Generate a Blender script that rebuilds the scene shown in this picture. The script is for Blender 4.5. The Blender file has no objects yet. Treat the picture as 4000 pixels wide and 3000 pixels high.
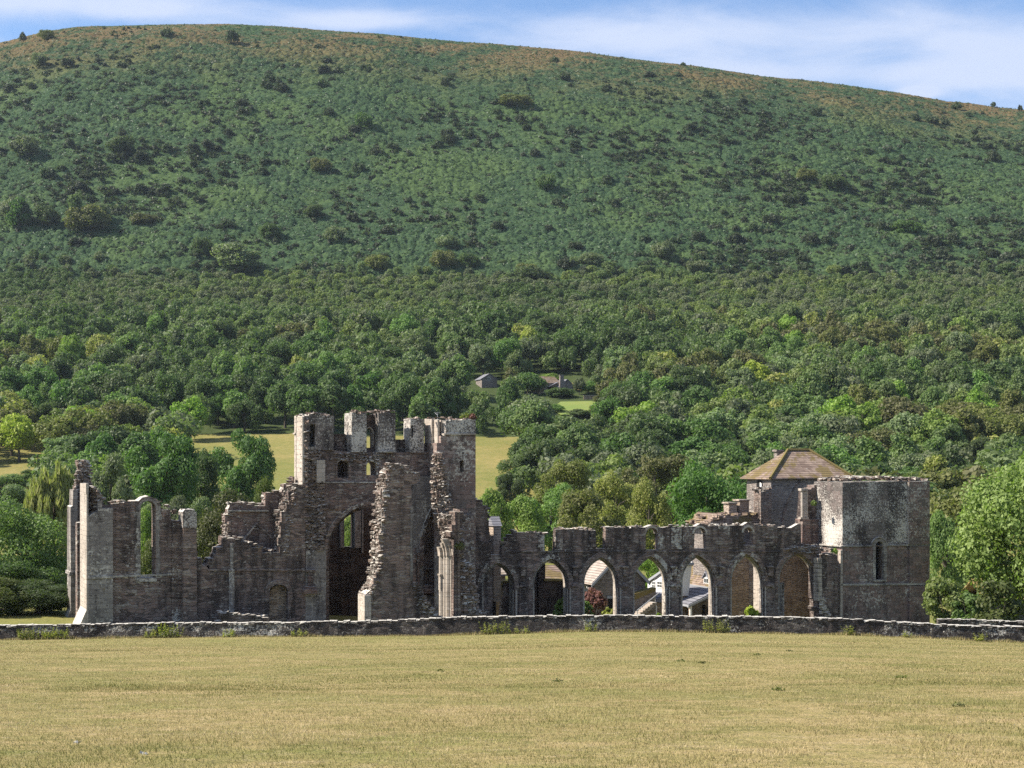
import bpy, math, random
import numpy as np
from mathutils import Vector
from mathutils.geometry import tessellate_polygon

S = bpy.context.scene
COL = S.collection
rnd = random.Random(7)
nr = np.random.default_rng(11)

# ------------------------------------------------------------------ camera
F = 6210.0            # focal length in pixels of the 4000 px wide photograph
HZ = 1800.0           # row of the true horizon in the photograph
EYE = 12.4            # eye height over the ruin's floor
cam_d = bpy.data.cameras.new('camera')
cam = bpy.data.objects.new('camera', cam_d); COL.objects.link(cam)
cam.location = (0, 0, EYE); cam.rotation_euler = (math.radians(90), 0, 0)
cam_d.sensor_width = 36.0; cam_d.lens = 36.0 * F / 4000.0
cam_d.shift_y = (HZ - 1500.0) / 4000.0
cam_d.clip_start = 0.1; cam_d.clip_end = 6000
S.camera = cam

# ------------------------------------------------------------------ light
SUN_EL = math.radians(43)
SUN_AZ = math.radians(-4)          # the sun comes from the left, square to the view
sx, sy, sz = -math.cos(SUN_AZ) * math.cos(SUN_EL), math.sin(SUN_AZ) * math.cos(SUN_EL), math.sin(SUN_EL)
sun_d = bpy.data.lights.new('sun', 'SUN'); sun = bpy.data.objects.new('sun', sun_d); COL.objects.link(sun)
sun_d.energy = 5.0; sun_d.angle = math.radians(0.5); sun_d.color = (1.0, 0.92, 0.80)
sun.rotation_euler = Vector((-sx, -sy, -sz)).to_track_quat('-Z', 'Y').to_euler()
sun.location = (-60, 20, 80)

W = bpy.data.worlds.new("World"); S.world = W; W.use_nodes = True
wt = W.node_tree; wt.nodes.clear()
def wn(t, **k):
    n = wt.nodes.new(t)
    for a, b in k.items(): setattr(n, a, b)
    return n
w_out = wn('ShaderNodeOutputWorld'); w_bg = wn('ShaderNodeBackground')
sky = wn('ShaderNodeTexSky', sky_type='NISHITA'); sky.sun_disc = False
sky.sun_elevation = SUN_EL; sky.sun_rotation = math.atan2(sx, sy); sky.air_density = 1.0; sky.dust_density = 0.6; sky.ozone_density = 1.6
w_bg.inputs[1].default_value = 0.074
tc = wn('ShaderNodeTexCoord'); sep = wn('ShaderNodeSeparateXYZ'); wt.links.new(tc.outputs['Generated'], sep.inputs[0])
def wm(op, a, b=None, c=None):
    n = wn('ShaderNodeMath', operation=op)
    for i, v in enumerate((a, b, c)):
        if v is None: continue
        if isinstance(v, (int, float)): n.inputs[i].default_value = v
        else: wt.links.new(v, n.inputs[i])
    return n.outputs[0]
wy = wm('MAXIMUM', wm('ABSOLUTE', sep.outputs['Y']), 0.05)
wk = wm('DIVIDE', sep.outputs['X'], wy); ws = wm('DIVIDE', sep.outputs['Z'], wy)
cmb = wn('ShaderNodeCombineXYZ'); wt.links.new(wk, cmb.inputs[0]); wt.links.new(ws, cmb.inputs[1])
mp = wn('ShaderNodeMapping'); mp.inputs['Scale'].default_value = (9.0, 26.0, 1); mp.inputs['Location'].default_value = (3.1, 1.7, 0)
mp.inputs['Rotation'].default_value = (0, 0, 0.15)
wt.links.new(cmb.outputs[0], mp.inputs[0])
nz = wn('ShaderNodeTexNoise'); nz.inputs['Scale'].default_value = 1.0; nz.inputs['Detail'].default_value = 8; nz.inputs['Roughness'].default_value = 0.6
nz.inputs['Distortion'].default_value = 0.4
wt.links.new(mp.outputs[0], nz.inputs['Vector'])
nfac = nz.outputs['Fac']
total = None
# banks of thin cloud: centre (azimuth, elevation slope), half widths, weight
for (cx, cy, rx, ry, wgt) in [(-0.24, 0.285, 0.10, 0.010, 1.0), (-0.30, 0.291, 0.05, 0.006, .6), (-0.10, 0.277, 0.05, 0.007, 0.95),
                              (0.075, 0.266, 0.075, 0.013, 0.85), (0.24, 0.268, 0.16, 0.020, 0.7), (0.20, 0.243, 0.16, 0.010, .75), (0.32, 0.245, 0.06, 0.03, .6), (-0.335, 0.262, 0.018, 0.006, 0.7), (0.255, 0.2315, 0.012, 0.004, 1.2)]:
    dx = wm('DIVIDE', wm('SUBTRACT', wk, cx), rx); dy = wm('DIVIDE', wm('SUBTRACT', ws, cy), ry)
    d2 = wm('ADD', wm('MULTIPLY', dx, dx), wm('MULTIPLY', dy, dy))
    g = wm('MULTIPLY', wm('POWER', 2.718, wm('MULTIPLY', d2, -1.0)), wgt)
    total = g if total is None else wm('ADD', total, g)
far = wn('ShaderNodeMapRange'); far.inputs[1].default_value = 0.3; far.inputs[2].default_value = 0.5; far.inputs[3].default_value = 0.0; far.inputs[4].default_value = 0.45
wt.links.new(ws, far.inputs[0])
total = wm('ADD', total, far.outputs[0])
cm = wn('ShaderNodeMapRange', interpolation_type='SMOOTHSTEP'); cm.inputs[1].default_value = 0.46; cm.inputs[2].default_value = 1.10
wt.links.new(wm('ADD', wm('MULTIPLY', nfac, 0.95), wm('MULTIPLY', total, 0.62)), cm.inputs[0])
mix = wn('ShaderNodeMixRGB'); wt.links.new(wm('MULTIPLY', cm.outputs[0], 0.9), mix.inputs[0])
tint = wn('ShaderNodeMixRGB', blend_type='MULTIPLY'); tint.inputs[0].default_value = 1.0
tint.inputs[2].default_value = (0.86, 1.0, 1.20, 1)
wt.links.new(sky.outputs[0], tint.inputs[1])
wt.links.new(tint.outputs[0], mix.inputs[1]); mix.inputs[2].default_value = (4.5, 5.1, 6.5, 1)
wt.links.new(mix.outputs[0], w_bg.inputs[0]); wt.links.new(w_bg.outputs[0], w_out.inputs[0])

S.view_settings.view_transform = 'Standard'; S.view_settings.look = 'None'
S.view_settings.exposure = 1.08; S.view_settings.gamma = 1.0
S.cycles.max_bounces = 6; S.cycles.diffuse_bounces = 3; S.cycles.transmission_bounces = 4; S.cycles.transparent_max_bounces = 4
S.cycles.volume_bounces = 0; S.cycles.use_denoising = False; S.cycles.denoising_input_passes = 'RGB_ALBEDO_NORMAL'; S.cycles.denoising_prefilter = 'ACCURATE'
S.cycles.sample_clamp_indirect = 2.0

# ------------------------------------------------------------------ numeric helpers
def _h(ix, iy, seed):
    n = (ix.astype(np.int64) * 374761393 + iy.astype(np.int64) * 668265263 + seed * 1442695041) & 0xffffffff
    n = ((n ^ (n >> 13)) * 1274126177) & 0xffffffff
    return ((n ^ (n >> 16)) & 0xffff) / 65535.0
def vnoise(x, y, seed=0):
    x = np.asarray(x, float); y = np.asarray(y, float)
    ix = np.floor(x); iy = np.floor(y); fx = x - ix; fy = y - iy
    fx = fx * fx * (3 - 2 * fx); fy = fy * fy * (3 - 2 * fy)
    a = _h(ix, iy, seed); b = _h(ix + 1, iy, seed); c = _h(ix, iy + 1, seed); d = _h(ix + 1, iy + 1, seed)
    return (a + (b - a) * fx) * (1 - fy) + (c + (d - c) * fx) * fy - 0.5
def fbm(x, y, seed=0, o=4):
    t = 0; a = 1.0
    for i in range(o):
        t = t + a * vnoise(x * 2 ** i, y * 2 ** i, seed + i * 17); a *= 0.5
    return t
def domes(x, y, seed=0):
    """rounded cushions: 1 at a cell's centre, 0 in the creases"""
    ix = np.floor(x); iy = np.floor(y); d = np.full(np.shape(x), 9.0)
    for a in (-1, 0, 1):
        for b in (-1, 0, 1):
            px = ix + a + .1 + .8 * _h(ix + a, iy + b, seed); py = iy + b + .1 + .8 * _h(ix + a, iy + b, seed + 5)
            d = np.minimum(d, (x - px) ** 2 + (y - py) ** 2)
    return np.sqrt(np.clip(1 - d / .62, 0, 1))
def sstep(a, b, x):
    t = np.clip((np.asarray(x, float) - a) / (b - a), 0, 1); return t * t * (3 - 2 * t)

# ------------------------------------------------------------------ terrain
WALLY = 102.0
_wx = np.array([-1200, 0, 500, 1000, 1700, 2000, 2300, 2600, 3000, 3300, 3600, 3800, 4000, 5200], float)
_wb = np.array([2512, 2501, 2493, 2488, 2484, 2476, 2467, 2469, 2476, 2481, 2493, 2506, 2511, 2530], float)
_wtx = np.array([-1200, 0, 300, 600, 1100, 1500, 1800, 2100, 2400, 3000, 3300, 3600, 3800, 4000, 5200], float)
_wt = np.array([2452, 2443, 2440, 2434, 2431, 2425, 2412, 2406, 2405, 2410, 2418, 2436, 2444, 2448, 2466], float)
def zwallbase(X): return EYE - (np.interp(2000 + F * X / WALLY, _wx, _wb) - HZ) / F * WALLY
def zwalltop(X): return EYE - (np.interp(2000 + F * X / WALLY, _wtx, _wt) - HZ) / F * WALLY
_cx = np.array([-1600, -800, 0, 150, 300, 500, 700, 900, 1200, 1500, 1800, 2000, 2300, 2600, 3000, 3300, 3500, 3700, 4000, 4800, 5600], float)
_cy = np.array([600, 330, 170, 132, 108, 97, 93, 96, 112, 135, 165, 180, 205, 245, 300, 335, 365, 400, 428, 540, 700], float)
def crest_tan(k): return (HZ - np.interp(2000 + F * k, _cx, _cy)) / F
FY = np.array([0, 300, 345, 430, 520, 600, 700, 780], float)
_hy = np.array([780, 860, 940, 1020, 1080, 1120, 1150, 1180, 1230, 1300, 1500, 2200], float)
_hf = np.array([0, .215, .46, .70, .862, .945, .985, 1.004, 1.01, 1.0, .93, .6])
_fz = np.array([-2, -1.4, 4.0, 19.5, 37, 55, 78, 99], float)
def Zg(X, Y):
    X = np.asarray(X, float); Y = np.asarray(Y, float)
    zw = zwallbase(np.clip(X, -52, 52))
    field = 10.8 + (zw - 10.8) * np.clip(Y, -400, WALLY) / WALLY
    field = field + 0.05 * fbm(X * .09, Y * .09, 5, 3) * sstep(0, 20, Y) * (1 - sstep(88, 100, Y))
    gb = np.clip(0.12 - 0.030 * X, -1.15, 1.15)
    z = np.where(Y < WALLY, field, zw + (gb - zw) * sstep(102.6, 113, Y))
    low = gb - 2.5 * sstep(121, 138, Y)
    z = np.where(Y > 113, low, z)
    k = X / np.maximum(Y, 30)
    far = np.interp(Y, FY, _fz)
    z = np.where(Y > 150, low + (far - low) * sstep(150, 300, Y), z)
    z = np.where(Y > 300, far + 1.6 * fbm(X / 60, Y / 60, 31, 2) * sstep(300, 380, Y), z)
    zc = EYE + crest_tan(k) * 1142.0
    hill = 99 + (zc - 99) * np.interp(Y, _hy, _hf) / .9795
    und = 5.0 * fbm(X / 130, Y / 130, 41, 2) * sstep(780, 840, Y) * (1 - sstep(1020, 1110, Y))
    z = np.where(Y > 780, hill + und + 1.6 * fbm(X / 60, Y / 60, 31, 2) * (1 - sstep(1000, 1100, Y)), z)
    return z
_march = np.concatenate([np.arange(104, 340, 1.0), np.arange(340, 1180, 1.5)])
def on_ground(px, py, y0=110.0):
    k = (px - 2000) / F; s = (HZ - py) / F
    Y = _march[_march >= y0]
    g = Zg(k * Y, Y) - (EYE + s * Y)
    i = np.argmax(g >= 0)
    if g[i] < 0: return None
    return k * Y[i], Y[i], float(Zg(k * Y[i], Y[i]))

# ------------------------------------------------------------------ objects
def _setdata(me, V, faces):
    me.from_pydata([tuple(map(float, v)) for v in V], [], faces); me.validate(); me.update()
def origin(o):
    p = Vector((0, 0, 0))
    while o is not None: p += o.location; o = o.parent
    return p
def link(name, me, parent=None, mat=None):
    o = bpy.data.objects.new(name, me); COL.objects.link(o)
    if mat and not me.materials: me.materials.append(mat)
    if parent: o.parent = parent
    return o
def tag(o, label=None, cat=None, group=None, kind=None):
    if label: o['label'] = label
    if cat: o['category'] = cat
    if group: o['group'] = group
    if kind: o['kind'] = kind
    return o
def thing(name, loc, label, cat, group=None):
    o = bpy.data.objects.new(name, None); COL.objects.link(o); o.location = loc; o.empty_display_size = .5
    return tag(o, label, cat, group)
class MB:
    def __init__(s): s.v = []; s.f = []; s.marks = []
    def mark(s): s.marks.append((len(s.v), len(s.f))); return s
    def add(s, V, Fc):
        n = len(s.v); s.v += [tuple(p) for p in V]; s.f += [tuple(i + n for i in f) for f in Fc]; return s
    def build(s, name, mat, parent=None, smooth=False):
        cuts = [m for m in s.marks if m[0] < len(s.v)]
        if len(cuts) > 1 or (cuts and cuts[0][0] > 0):          # one mesh for each separate piece
            cuts = sorted(set([(0, 0)] + cuts)) + [(len(s.v), len(s.f))]; o = None
            for (v0, f0), (v1, f1) in zip(cuts, cuts[1:]):
                q = MB(); q.v = s.v[v0:v1]; q.f = [tuple(i - v0 for i in f) for f in s.f[f0:f1]]; o = q.build(name, mat, parent, smooth)
            return o
        org = origin(parent)
        me = bpy.data.meshes.new(name)
        _setdata(me, [(a - org.x, b - org.y, c - org.z) for a, b, c in s.v], s.f)
        if smooth: me.shade_smooth()
        return link(name, me, parent, mat)
def np_mesh(name, V, Q, mat, attr=None, smooth=False):
    """big mesh from arrays: V (n,3), Q (m,k) faces of equal size"""
    me = bpy.data.meshes.new(name); V = np.ascontiguousarray(V, np.float32); Q = np.ascontiguousarray(Q, np.int32); k = Q.shape[1]
    me.vertices.add(len(V)); me.vertices.foreach_set('co', V.ravel())
    me.loops.add(Q.size); me.loops.foreach_set('vertex_index', Q.ravel())
    me.polygons.add(len(Q)); me.polygons.foreach_set('loop_start', np.arange(0, Q.size, k, dtype=np.int32))
    if smooth: me.polygons.foreach_set('use_smooth', np.ones(len(Q), bool))
    me.update(calc_edges=True)
    if attr is not None:
        a = me.attributes.new('tint', 'FLOAT', 'POINT'); a.data.foreach_set('value', np.ascontiguousarray(attr, np.float32))
    me.materials.append(mat); return me

# ------------------------------------------------------------------ the ruin's own frame: u along the nave, v away from the camera, z up
AZ = math.radians(22); CA, SA = math.cos(AZ), math.sin(AZ); Y0 = 120.0
def uv2w(u, v, z): return (u * CA - v * SA, Y0 + u * SA + v * CA, z)
def p2u(px, py, v):
    k = (px - 2000) / F
    u = (k * (Y0 + v * CA) + v * SA) / (CA - k * SA)
    return u, EYE + (HZ - py) / F * (Y0 + u * SA + v * CA)
def p2w(px, py, v):
    u, z = p2u(px, py, v); return uv2w(u, v, z)
def path(pts, v, close=True):
    """photo points [(px,py[,rough])] -> (u,z) polygon; rough segments break into courses of stone"""
    out = []; n = len(pts)
    for i in range(n):
        a = pts[i]; b = pts[(i + 1) % n]
        ua = p2u(a[0], a[1], v); out.append(ua)
        r = a[2] if len(a) > 2 else 0
        if r and (close or i < n - 1):
            ub = p2u(b[0], b[1], v); L = math.hypot(ub[0] - ua[0], ub[1] - ua[1])
            horiz = abs(ub[1] - ua[1]) < 0.35 * abs(ub[0] - ua[0])
            m = max(1, int(L / (0.42 if horiz else 0.26)))
            pu, pz = ua
            for j in range(1, m + 1):
                t = min(1, max(0, (j + (rnd.uniform(-.3, .3) if j < m else 0)) / m))
                u = ua[0] + (ub[0] - ua[0]) * t; z = ua[1] + (ub[1] - ua[1]) * t
                if j < m:
                    if horiz: z += rnd.uniform(-.07, .07) * r
                    else: u += rnd.uniform(-.16, .16) * r
                if horiz: out.append((u - .02 * (1 if ub[0] > ua[0] else -1), pz)); 
                else: out.append((pu, z) if rnd.random() < .5 else (u, pz))
                if j < m: out.append((u, z))
                pu, pz = u, z
    cl = []
    for p in out:
        if not cl or math.hypot(p[0] - cl[-1][0], p[1] - cl[-1][1]) > .012: cl.append(p)
    if close and math.hypot(cl[0][0] - cl[-1][0], cl[0][1] - cl[-1][1]) < .012: cl.pop()
    return cl
def prism(mb, poly, holes, v, t, jit=0.0, fr=None):
    """(u,z) polygon with holes, front face at v, thickness t"""
    fr = fr or uv2w
    rings = [poly] + list(holes)
    flat = [p for r in rings for p in r]
    tris = tessellate_polygon([[Vector((p[0], p[1], 0)) for p in r] for r in rings])
    n = len(flat)
    V = [fr(p[0], v, p[1]) for p in flat]
    V += [fr(p[0] + rnd.uniform(-jit, jit), v + t, p[1] + rnd.uniform(-jit, jit)) for p in flat]
    Fc = []
    for a, b, c in tris:
        pa, pb, pc = flat[a], flat[b], flat[c]
        ar = (pb[0] - pa[0]) * (pc[1] - pa[1]) - (pb[1] - pa[1]) * (pc[0] - pa[0])
        if abs(ar) < 1e-9: continue
        if ar < 0: b, c = c, b
        Fc.append((a, b, c)); Fc.append((a + n, c + n, b + n))
    s = 0
    for ri, r in enumerate(rings):
        m = len(r)
        area = sum(r[i][0] * r[(i + 1) % m][1] - r[(i + 1) % m][0] * r[i][1] for i in range(m))
        ccw = area > 0
        if ri > 0: ccw = not ccw
        for i in range(m):
            a, b = s + i, s + (i + 1) % m
            Fc.append((b, a, a + n, b + n) if ccw else (a, b, b + n, a + n))
        s += m
    # front face looks to -v: (u right, z up) ccw gives normal toward the viewer
    mb.add(V, Fc); return mb
def slab(mb, pts, v, t, holes=(), jit=0.0):
    return prism(mb, path(pts, v), [path(h, v) for h in holes], v, t, jit)
def box(mb, x0, x1, y0, y1, v, t):
    return slab(mb, [(x0, y1), (x1, y1), (x1, y0), (x0, y0)], v, t)
def mbox(mb, u0, u1, v0, v1, z0, z1):
    return prism(mb, [(u0, z0), (u1, z0), (u1, z1), (u0, z1)], [], v0, v1 - v0)
def arch(xl, xr, ys, ya, yb, n=9):
    """opening outline in photo px: up the left jamb, over the pointed or round head, down the right jamb"""
    cx = (xl + xr) / 2; w = (xr - xl) / 2; h = ys - ya
    R = (w * w + h * h) / (2 * w) if h >= w else None
    L = []
    for i in range(n + 1):
        t = i / n
        if R:
            th = math.acos(max(-1, min(1, (R - w) / R))) * t if R > w else math.pi / 2 * t
            L.append((cx - w + R - R * math.cos(th), ys - R * math.sin(th)))
        else:
            L.append((cx - w * math.cos(math.pi / 2 * t), ys - h * math.sin(math.pi / 2 * t)))
    Rr = [(2 * cx - x, y) for x, y in L[::-1][1:]]
    return [(xl, yb)] + L + Rr + [(xr, yb)]
def ring(mb, xl, xr, ys, ya, w, v, t, ext=0, grow=1.15):
    """voussoir ring of width w px round an arch head, going ext px down the jambs"""
    inn = arch(xl, xr, ys, ya, ys + ext); out = arch(xl - w, xr + w, ys, ya - w * grow, ys + ext)
    return slab(mb, out + inn[::-1], v, t)
def shaft(mb, px, y0, y1, v, r, n=10):
    ub, zb = p2u(px, y1, v); ut, zt = p2u(px, y0, v)
    V = []; Fc = []
    for z, rr in ((zb, r), (zt, r)):
        for i in range(n):
            a = 2 * math.pi * i / n; V.append(uv2w((ub + ut) / 2 + rr * math.cos(a), v + rr * math.sin(a), z))
    for i in range(n): Fc.append((i, (i + 1) % n, n + (i + 1) % n, n + i))
    Fc.append(tuple(range(n - 1, -1, -1))); Fc.append(tuple(range(n, 2 * n)))
    return mb.add(V, Fc)
def stone(mb, u, v, z, l, d, h, yaw=0.0, j=.25):
    c, s = math.cos(yaw), math.sin(yaw); V = []
    for dz in (-.5, .5):
        for a, b in ((-.5, -.5), (.5, -.5), (.5, .5), (-.5, .5)):
            x = a * l * (1 + rnd.uniform(-j, j)); y = b * d * (1 + rnd.uniform(-j, j)); zz = dz * h * (1 + rnd.uniform(-j, j))
            V.append(uv2w(u + x * c - y * s, v + x * s + y * c, z + zz))
    mb.add(V, [(3, 2, 1, 0), (4, 5, 6, 7), (0, 1, 5, 4), (1, 2, 6, 5), (2, 3, 7, 6), (3, 0, 4, 7)])
def rubble_top(mb, pts, v, t, dens=5.0, size=1.0, up=.05):
    """loose stones lying on a broken wall top: photo polyline, across the wall thickness t"""
    P = [p2u(a, b, v) for a, b in pts]; mb.mark()
    for (u0, z0), (u1, z1) in zip(P, P[1:]):
        n = max(1, int(math.hypot(u1 - u0, z1 - z0) * dens * max(.6, t)))
        for _ in range(n):
            q = rnd.random(); stone(mb, u0 + (u1 - u0) * q, v + rnd.uniform(.02, t - .02), z0 + (z1 - z0) * q + rnd.uniform(0, up * 2),
                                    rnd.uniform(.14, .45) * size, rnd.uniform(.14, .38) * size, rnd.uniform(.06, .17) * size, rnd.uniform(-.9, .9), .38)
def rubble_face(mb, quad, v0, v1, n, size=1.0, out=.12):
    """broken core showing: stones stick out of a patch given as photo polygon strip [(xl,xr,y)...] while v goes from v0 (first row) to v1"""
    ys = [q[2] for q in quad]; mb.mark()
    for _ in range(int(n * 1.7)):
        y = rnd.uniform(ys[0], ys[-1]); xl = np.interp(y, ys, [q[0] for q in quad]); xr = np.interp(y, ys, [q[1] for q in quad])
        f = rnd.random(); v = v0 + (v1 - v0) * f
        u, z = p2u(xr + (xl - xr) * f if v1 > v0 else xl + (xr - xl) * f, y, v)
        stone(mb, u, v, z, rnd.choice((.7, 1, 1, 1.5)) * rnd.uniform(.14, .36) * size, rnd.uniform(.2, .42) * size, rnd.uniform(.06, .2) * size, rnd.uniform(-1.1, 1.1), .38)
# ------------------------------------------------------------------ materials
class NT:
    def __init__(s, name):
        s.m = bpy.data.materials.new(name); s.m.use_nodes = True; s.t = s.m.node_tree; s.t.nodes.clear()
        s.out = s.t.nodes.new('ShaderNodeOutputMaterial')
    def n(s, typ, ins=None, **k):
        nd = s.t.nodes.new('ShaderNode' + typ)
        for a, b in k.items(): setattr(nd, a, b)
        for i, v in (ins or {}).items(): s.put(nd.inputs[i], v)
        return nd
    def put(s, sock, v):
        if hasattr(v, 'is_output') or isinstance(v, bpy.types.NodeSocket): s.t.links.new(v, sock)
        else:
            if isinstance(v, tuple) and len(v) == 3 and sock.type == 'RGBA': v = v + (1,)
            sock.default_value = v
    def math(s, op, a, b=0.0, clamp=False):
        return s.n('Math', {0: a, 1: b}, operation=op, use_clamp=clamp).outputs[0]
    def mix(s, f, a, b, bt='MIX'):
        return s.n('MixRGB', {0: f, 1: a, 2: b}, blend_type=bt).outputs[0]
    def noise(s, vec, scale, detail=4, rough=.55, dist=0.0):
        return s.n('TexNoise', {'Vector': vec, 'Scale': scale, 'Detail': detail, 'Roughness': rough, 'Distortion': dist}).outputs['Fac']
    def step(s, x, a, b, c=0.0, d=1.0):
        return s.n('MapRange', {0: x, 1: a, 2: b, 3: c, 4: d}, interpolation_type='SMOOTHSTEP').outputs[0]
    def mapv(s, vec, scale, rot=(0, 0, 0), loc=(0, 0, 0)):
        return s.n('Mapping', {'Vector': vec, 'Scale': scale, 'Rotation': rot, 'Location': loc}).outputs[0]
    def ramp(s, f, stops):
        r = s.n('ValToRGB', {0: f}); e = r.color_ramp.elements
        for i, (p, c) in enumerate(stops):
            q = e[i] if i < 2 else e.new(p)
            q.position = p; q.color = tuple(c) + (1,)
        return r.outputs[0]
    def bsdf(s, col, rough=.9, normal=None, spec=.2):
        b = s.n('BsdfPrincipled', {'Base Color': col, 'Roughness': rough, 'Specular IOR Level': spec})
        if normal is not None: s.put(b.inputs['Normal'], normal)
        s.t.links.new(b.outputs[0], s.out.inputs[0]); return b
    def bump(s, h, dist, st=1.0):
        return s.n('Bump', {'Height': h, 'Distance': dist, 'Strength': st}).outputs[0]

def masonry(name, cols, lichen=.35, dark=.5, sx=1.9, sy=5.2, ashlar=False, top=.75, lsize=1.0, rot=-AZ, gain=1.0, bumpd=.05, speck=.2, lcol=(.60, .56, .49)):
    N = NT(name)
    g = N.n('NewGeometry')
    p = N.n('VectorRotate', {'Vector': g.outputs['Position'], 'Angle': rot}, rotation_type='Z_AXIS').outputs[0]
    sp = N.n('SeparateXYZ', {0: p})
    h = N.math('ADD', sp.outputs[0], sp.outputs[1])
    wob = N.noise(p, 1.3, 3)
    hz = N.math('ADD', sp.outputs[2], N.math('MULTIPLY', N.math('SUBTRACT', wob, .5), .22))
    vec = N.n('CombineXYZ', {0: h, 1: hz, 2: 0.0}).outputs[0]
    if ashlar:
        bk = N.n('TexBrick', {'Vector': vec, 'Color1': (0, 0, 0), 'Color2': (1, 1, 1), 'Mortar': (.5, .5, .5), 'Scale': 1.0, 'Mortar Size': .018, 'Mortar Smooth': .6,
                              'Brick Width': .62, 'Row Height': .33})
        bk.offset_frequency = 2; bk.squash = 1.4; bk.squash_frequency = 3
        vv = bk.outputs['Color']; joint = bk.outputs['Fac']
        rv = N.n('SeparateColor', {0: vv}).outputs[0]
        rv = N.math('ADD', N.math('MULTIPLY', rv, .7), N.math('MULTIPLY', N.noise(vec, 2.2, 2), .35))
    else:
        vs = N.mapv(vec, (sx, sy, 1))
        vo = N.n('TexVoronoi', {'Vector': vs, 'Scale': 1.0, 'Randomness': .85}, voronoi_dimensions='2D')
        ve = N.n('TexVoronoi', {'Vector': vs, 'Scale': 1.0, 'Randomness': .85}, voronoi_dimensions='2D', feature='DISTANCE_TO_EDGE')
        rv = N.n('SeparateColor', {0: vo.outputs['Color']}).outputs[0]
        joint = N.step(ve.outputs['Distance'], 0.02, .16, 1.0, 0.0)
    base = N.ramp(rv, [(0, cols[0]), (1, cols[3]), (.35, cols[1]), (.7, cols[2])])
    patch = N.noise(p, .38, 3, .6)
    base = N.mix(N.step(patch, .42, .62), base, N.mix(.5, base, cols[4], 'MIX'))
    # joints: pale mortar remains here, dark open joints there
    base = N.mix(N.math('MULTIPLY', joint, N.math('MULTIPLY', N.step(N.noise(p, .8, 3), .35, .65), .55)), base, N.mix(N.noise(p, .9, 2), (.035, .03, .028), (.26, .24, .215)))
    v2 = N.n('TexVoronoi', {'Vector': N.mapv(vec, (2.6, 5.2, 1), loc=(.37, .71, 0)), 'Scale': 1.0, 'Randomness': 1.0}, voronoi_dimensions='2D')
    sc2 = N.n('SeparateColor', {0: v2.outputs['Color']}); near = N.step(N.math('ADD', v2.outputs['Distance'], N.math('MULTIPLY', N.math('SUBTRACT', N.noise(p, 7.0, 3, .7), .5), .7)), .36, .20)
    # black algae, running down in streaks
    st = N.noise(N.mapv(p, (1.0, 1.0, .22)), 1.0, 5, .62)
    base = N.mix(N.math('MULTIPLY', N.step(st, .62 - .26 * dark, .80 - .26 * dark), .78), base, (.034, .029, .028))
    base = N.mix(N.math('MULTIPLY', N.math('MULTIPLY', N.step(sc2.outputs[1], .83 - .14 * speck, .86 - .14 * speck), near), .55), base, (.33, .30, .265))
    base = N.mix(N.math('MULTIPLY', N.math('MULTIPLY', N.step(sc2.outputs[0], .78, .82), near), .6), base, (.045, .037, .034))
    # white lichen in crusts, thicker on upward faces
    big = N.noise(p, .33, 3, .6); small = N.noise(p, 4.6 / lsize, 5, .7, .3); mid = N.noise(p, 12.0 / lsize, 3, .6)
    upn = N.n('SeparateXYZ', {0: g.outputs['Normal']}).outputs[2]
    lv = N.math('ADD', N.math('ADD', N.math('MULTIPLY', small, .7), N.math('MULTIPLY', big, .55)), N.math('MULTIPLY', mid, .25))
    lv = N.math('ADD', lv, N.math('MULTIPLY', N.math('MAXIMUM', upn, 0.0), top * .5))
    th = 1.0 - .42 * lichen
    lm = N.step(lv, th - .02, th + .07)
    base = N.mix(N.math('MULTIPLY', lm, .88), base, N.mix(N.noise(p, 1.1, 2), lcol, tuple(c * .72 for c in lcol)))
    # a little ochre lichen
    yl = N.step(N.noise(p, 2.1, 4, .65), .66, .74)
    base = N.mix(N.math('MULTIPLY', yl, .35), base, (.27, .20, .07))
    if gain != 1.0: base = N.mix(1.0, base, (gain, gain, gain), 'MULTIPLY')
    hgt = N.math('ADD', N.math('MULTIPLY', N.math('SUBTRACT', 1.0, joint), .7), N.math('ADD', N.math('MULTIPLY', rv, .55), N.math('MULTIPLY', small, .5)))
    N.bsdf(base, .95, N.bump(hgt, bumpd * (0.5 if ashlar else 1.0)), .1)
    return N.m

RUB = [(.088, .066, .057), (.182, .137, .119), (.235, .162, .134), (.29, .245, .212), (.16, .121, .107)]
RED = [(.085, .062, .056), (.155, .112, .098), (.205, .135, .112), (.235, .195, .17), (.14, .10, .088)]
GRY = [(.16, .148, .135), (.235, .215, .195), (.27, .25, .225), (.32, .295, .265), (.22, .205, .19)]
M = {}
M['rubble'] = masonry('coursed_rubble', RUB, .34, .50)
M['rubble_pale'] = masonry('lichened_rubble', RUB, .50, .5, lsize=1.3)
M['rubble_black'] = masonry('blackened_rubble', RUB, .30, .80)
M['red'] = masonry('red_rubble', RED, .28, .5)
M['redlow'] = masonry('warm_rubble', [(.21, .15, .11), (.31, .23, .165), (.37, .27, .19), (.40, .32, .24), (.27, .20, .14)], .15, .25, bumpd=.06)
M['ashlar'] = masonry('grey_ashlar', [(.13, .115, .105), (.205, .185, .17), (.25, .225, .20), (.30, .275, .25), (.18, .155, .145)], .48, .5, ashlar=True, speck=.7)
M['ashlar_pale'] = masonry('pale_dressed_stone', [(.28, .245, .21), (.36, .315, .27), (.39, .33, .28), (.45, .395, .345), (.32, .28, .24)], .42, .22, ashlar=True)
M['tower'] = masonry('tower_ashlar', [(.075, .058, .052), (.165, .135, .121), (.215, .145, .124), (.32, .285, .255), (.155, .105, .093)], .40, .40, ashlar=True, speck=.5)
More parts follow.
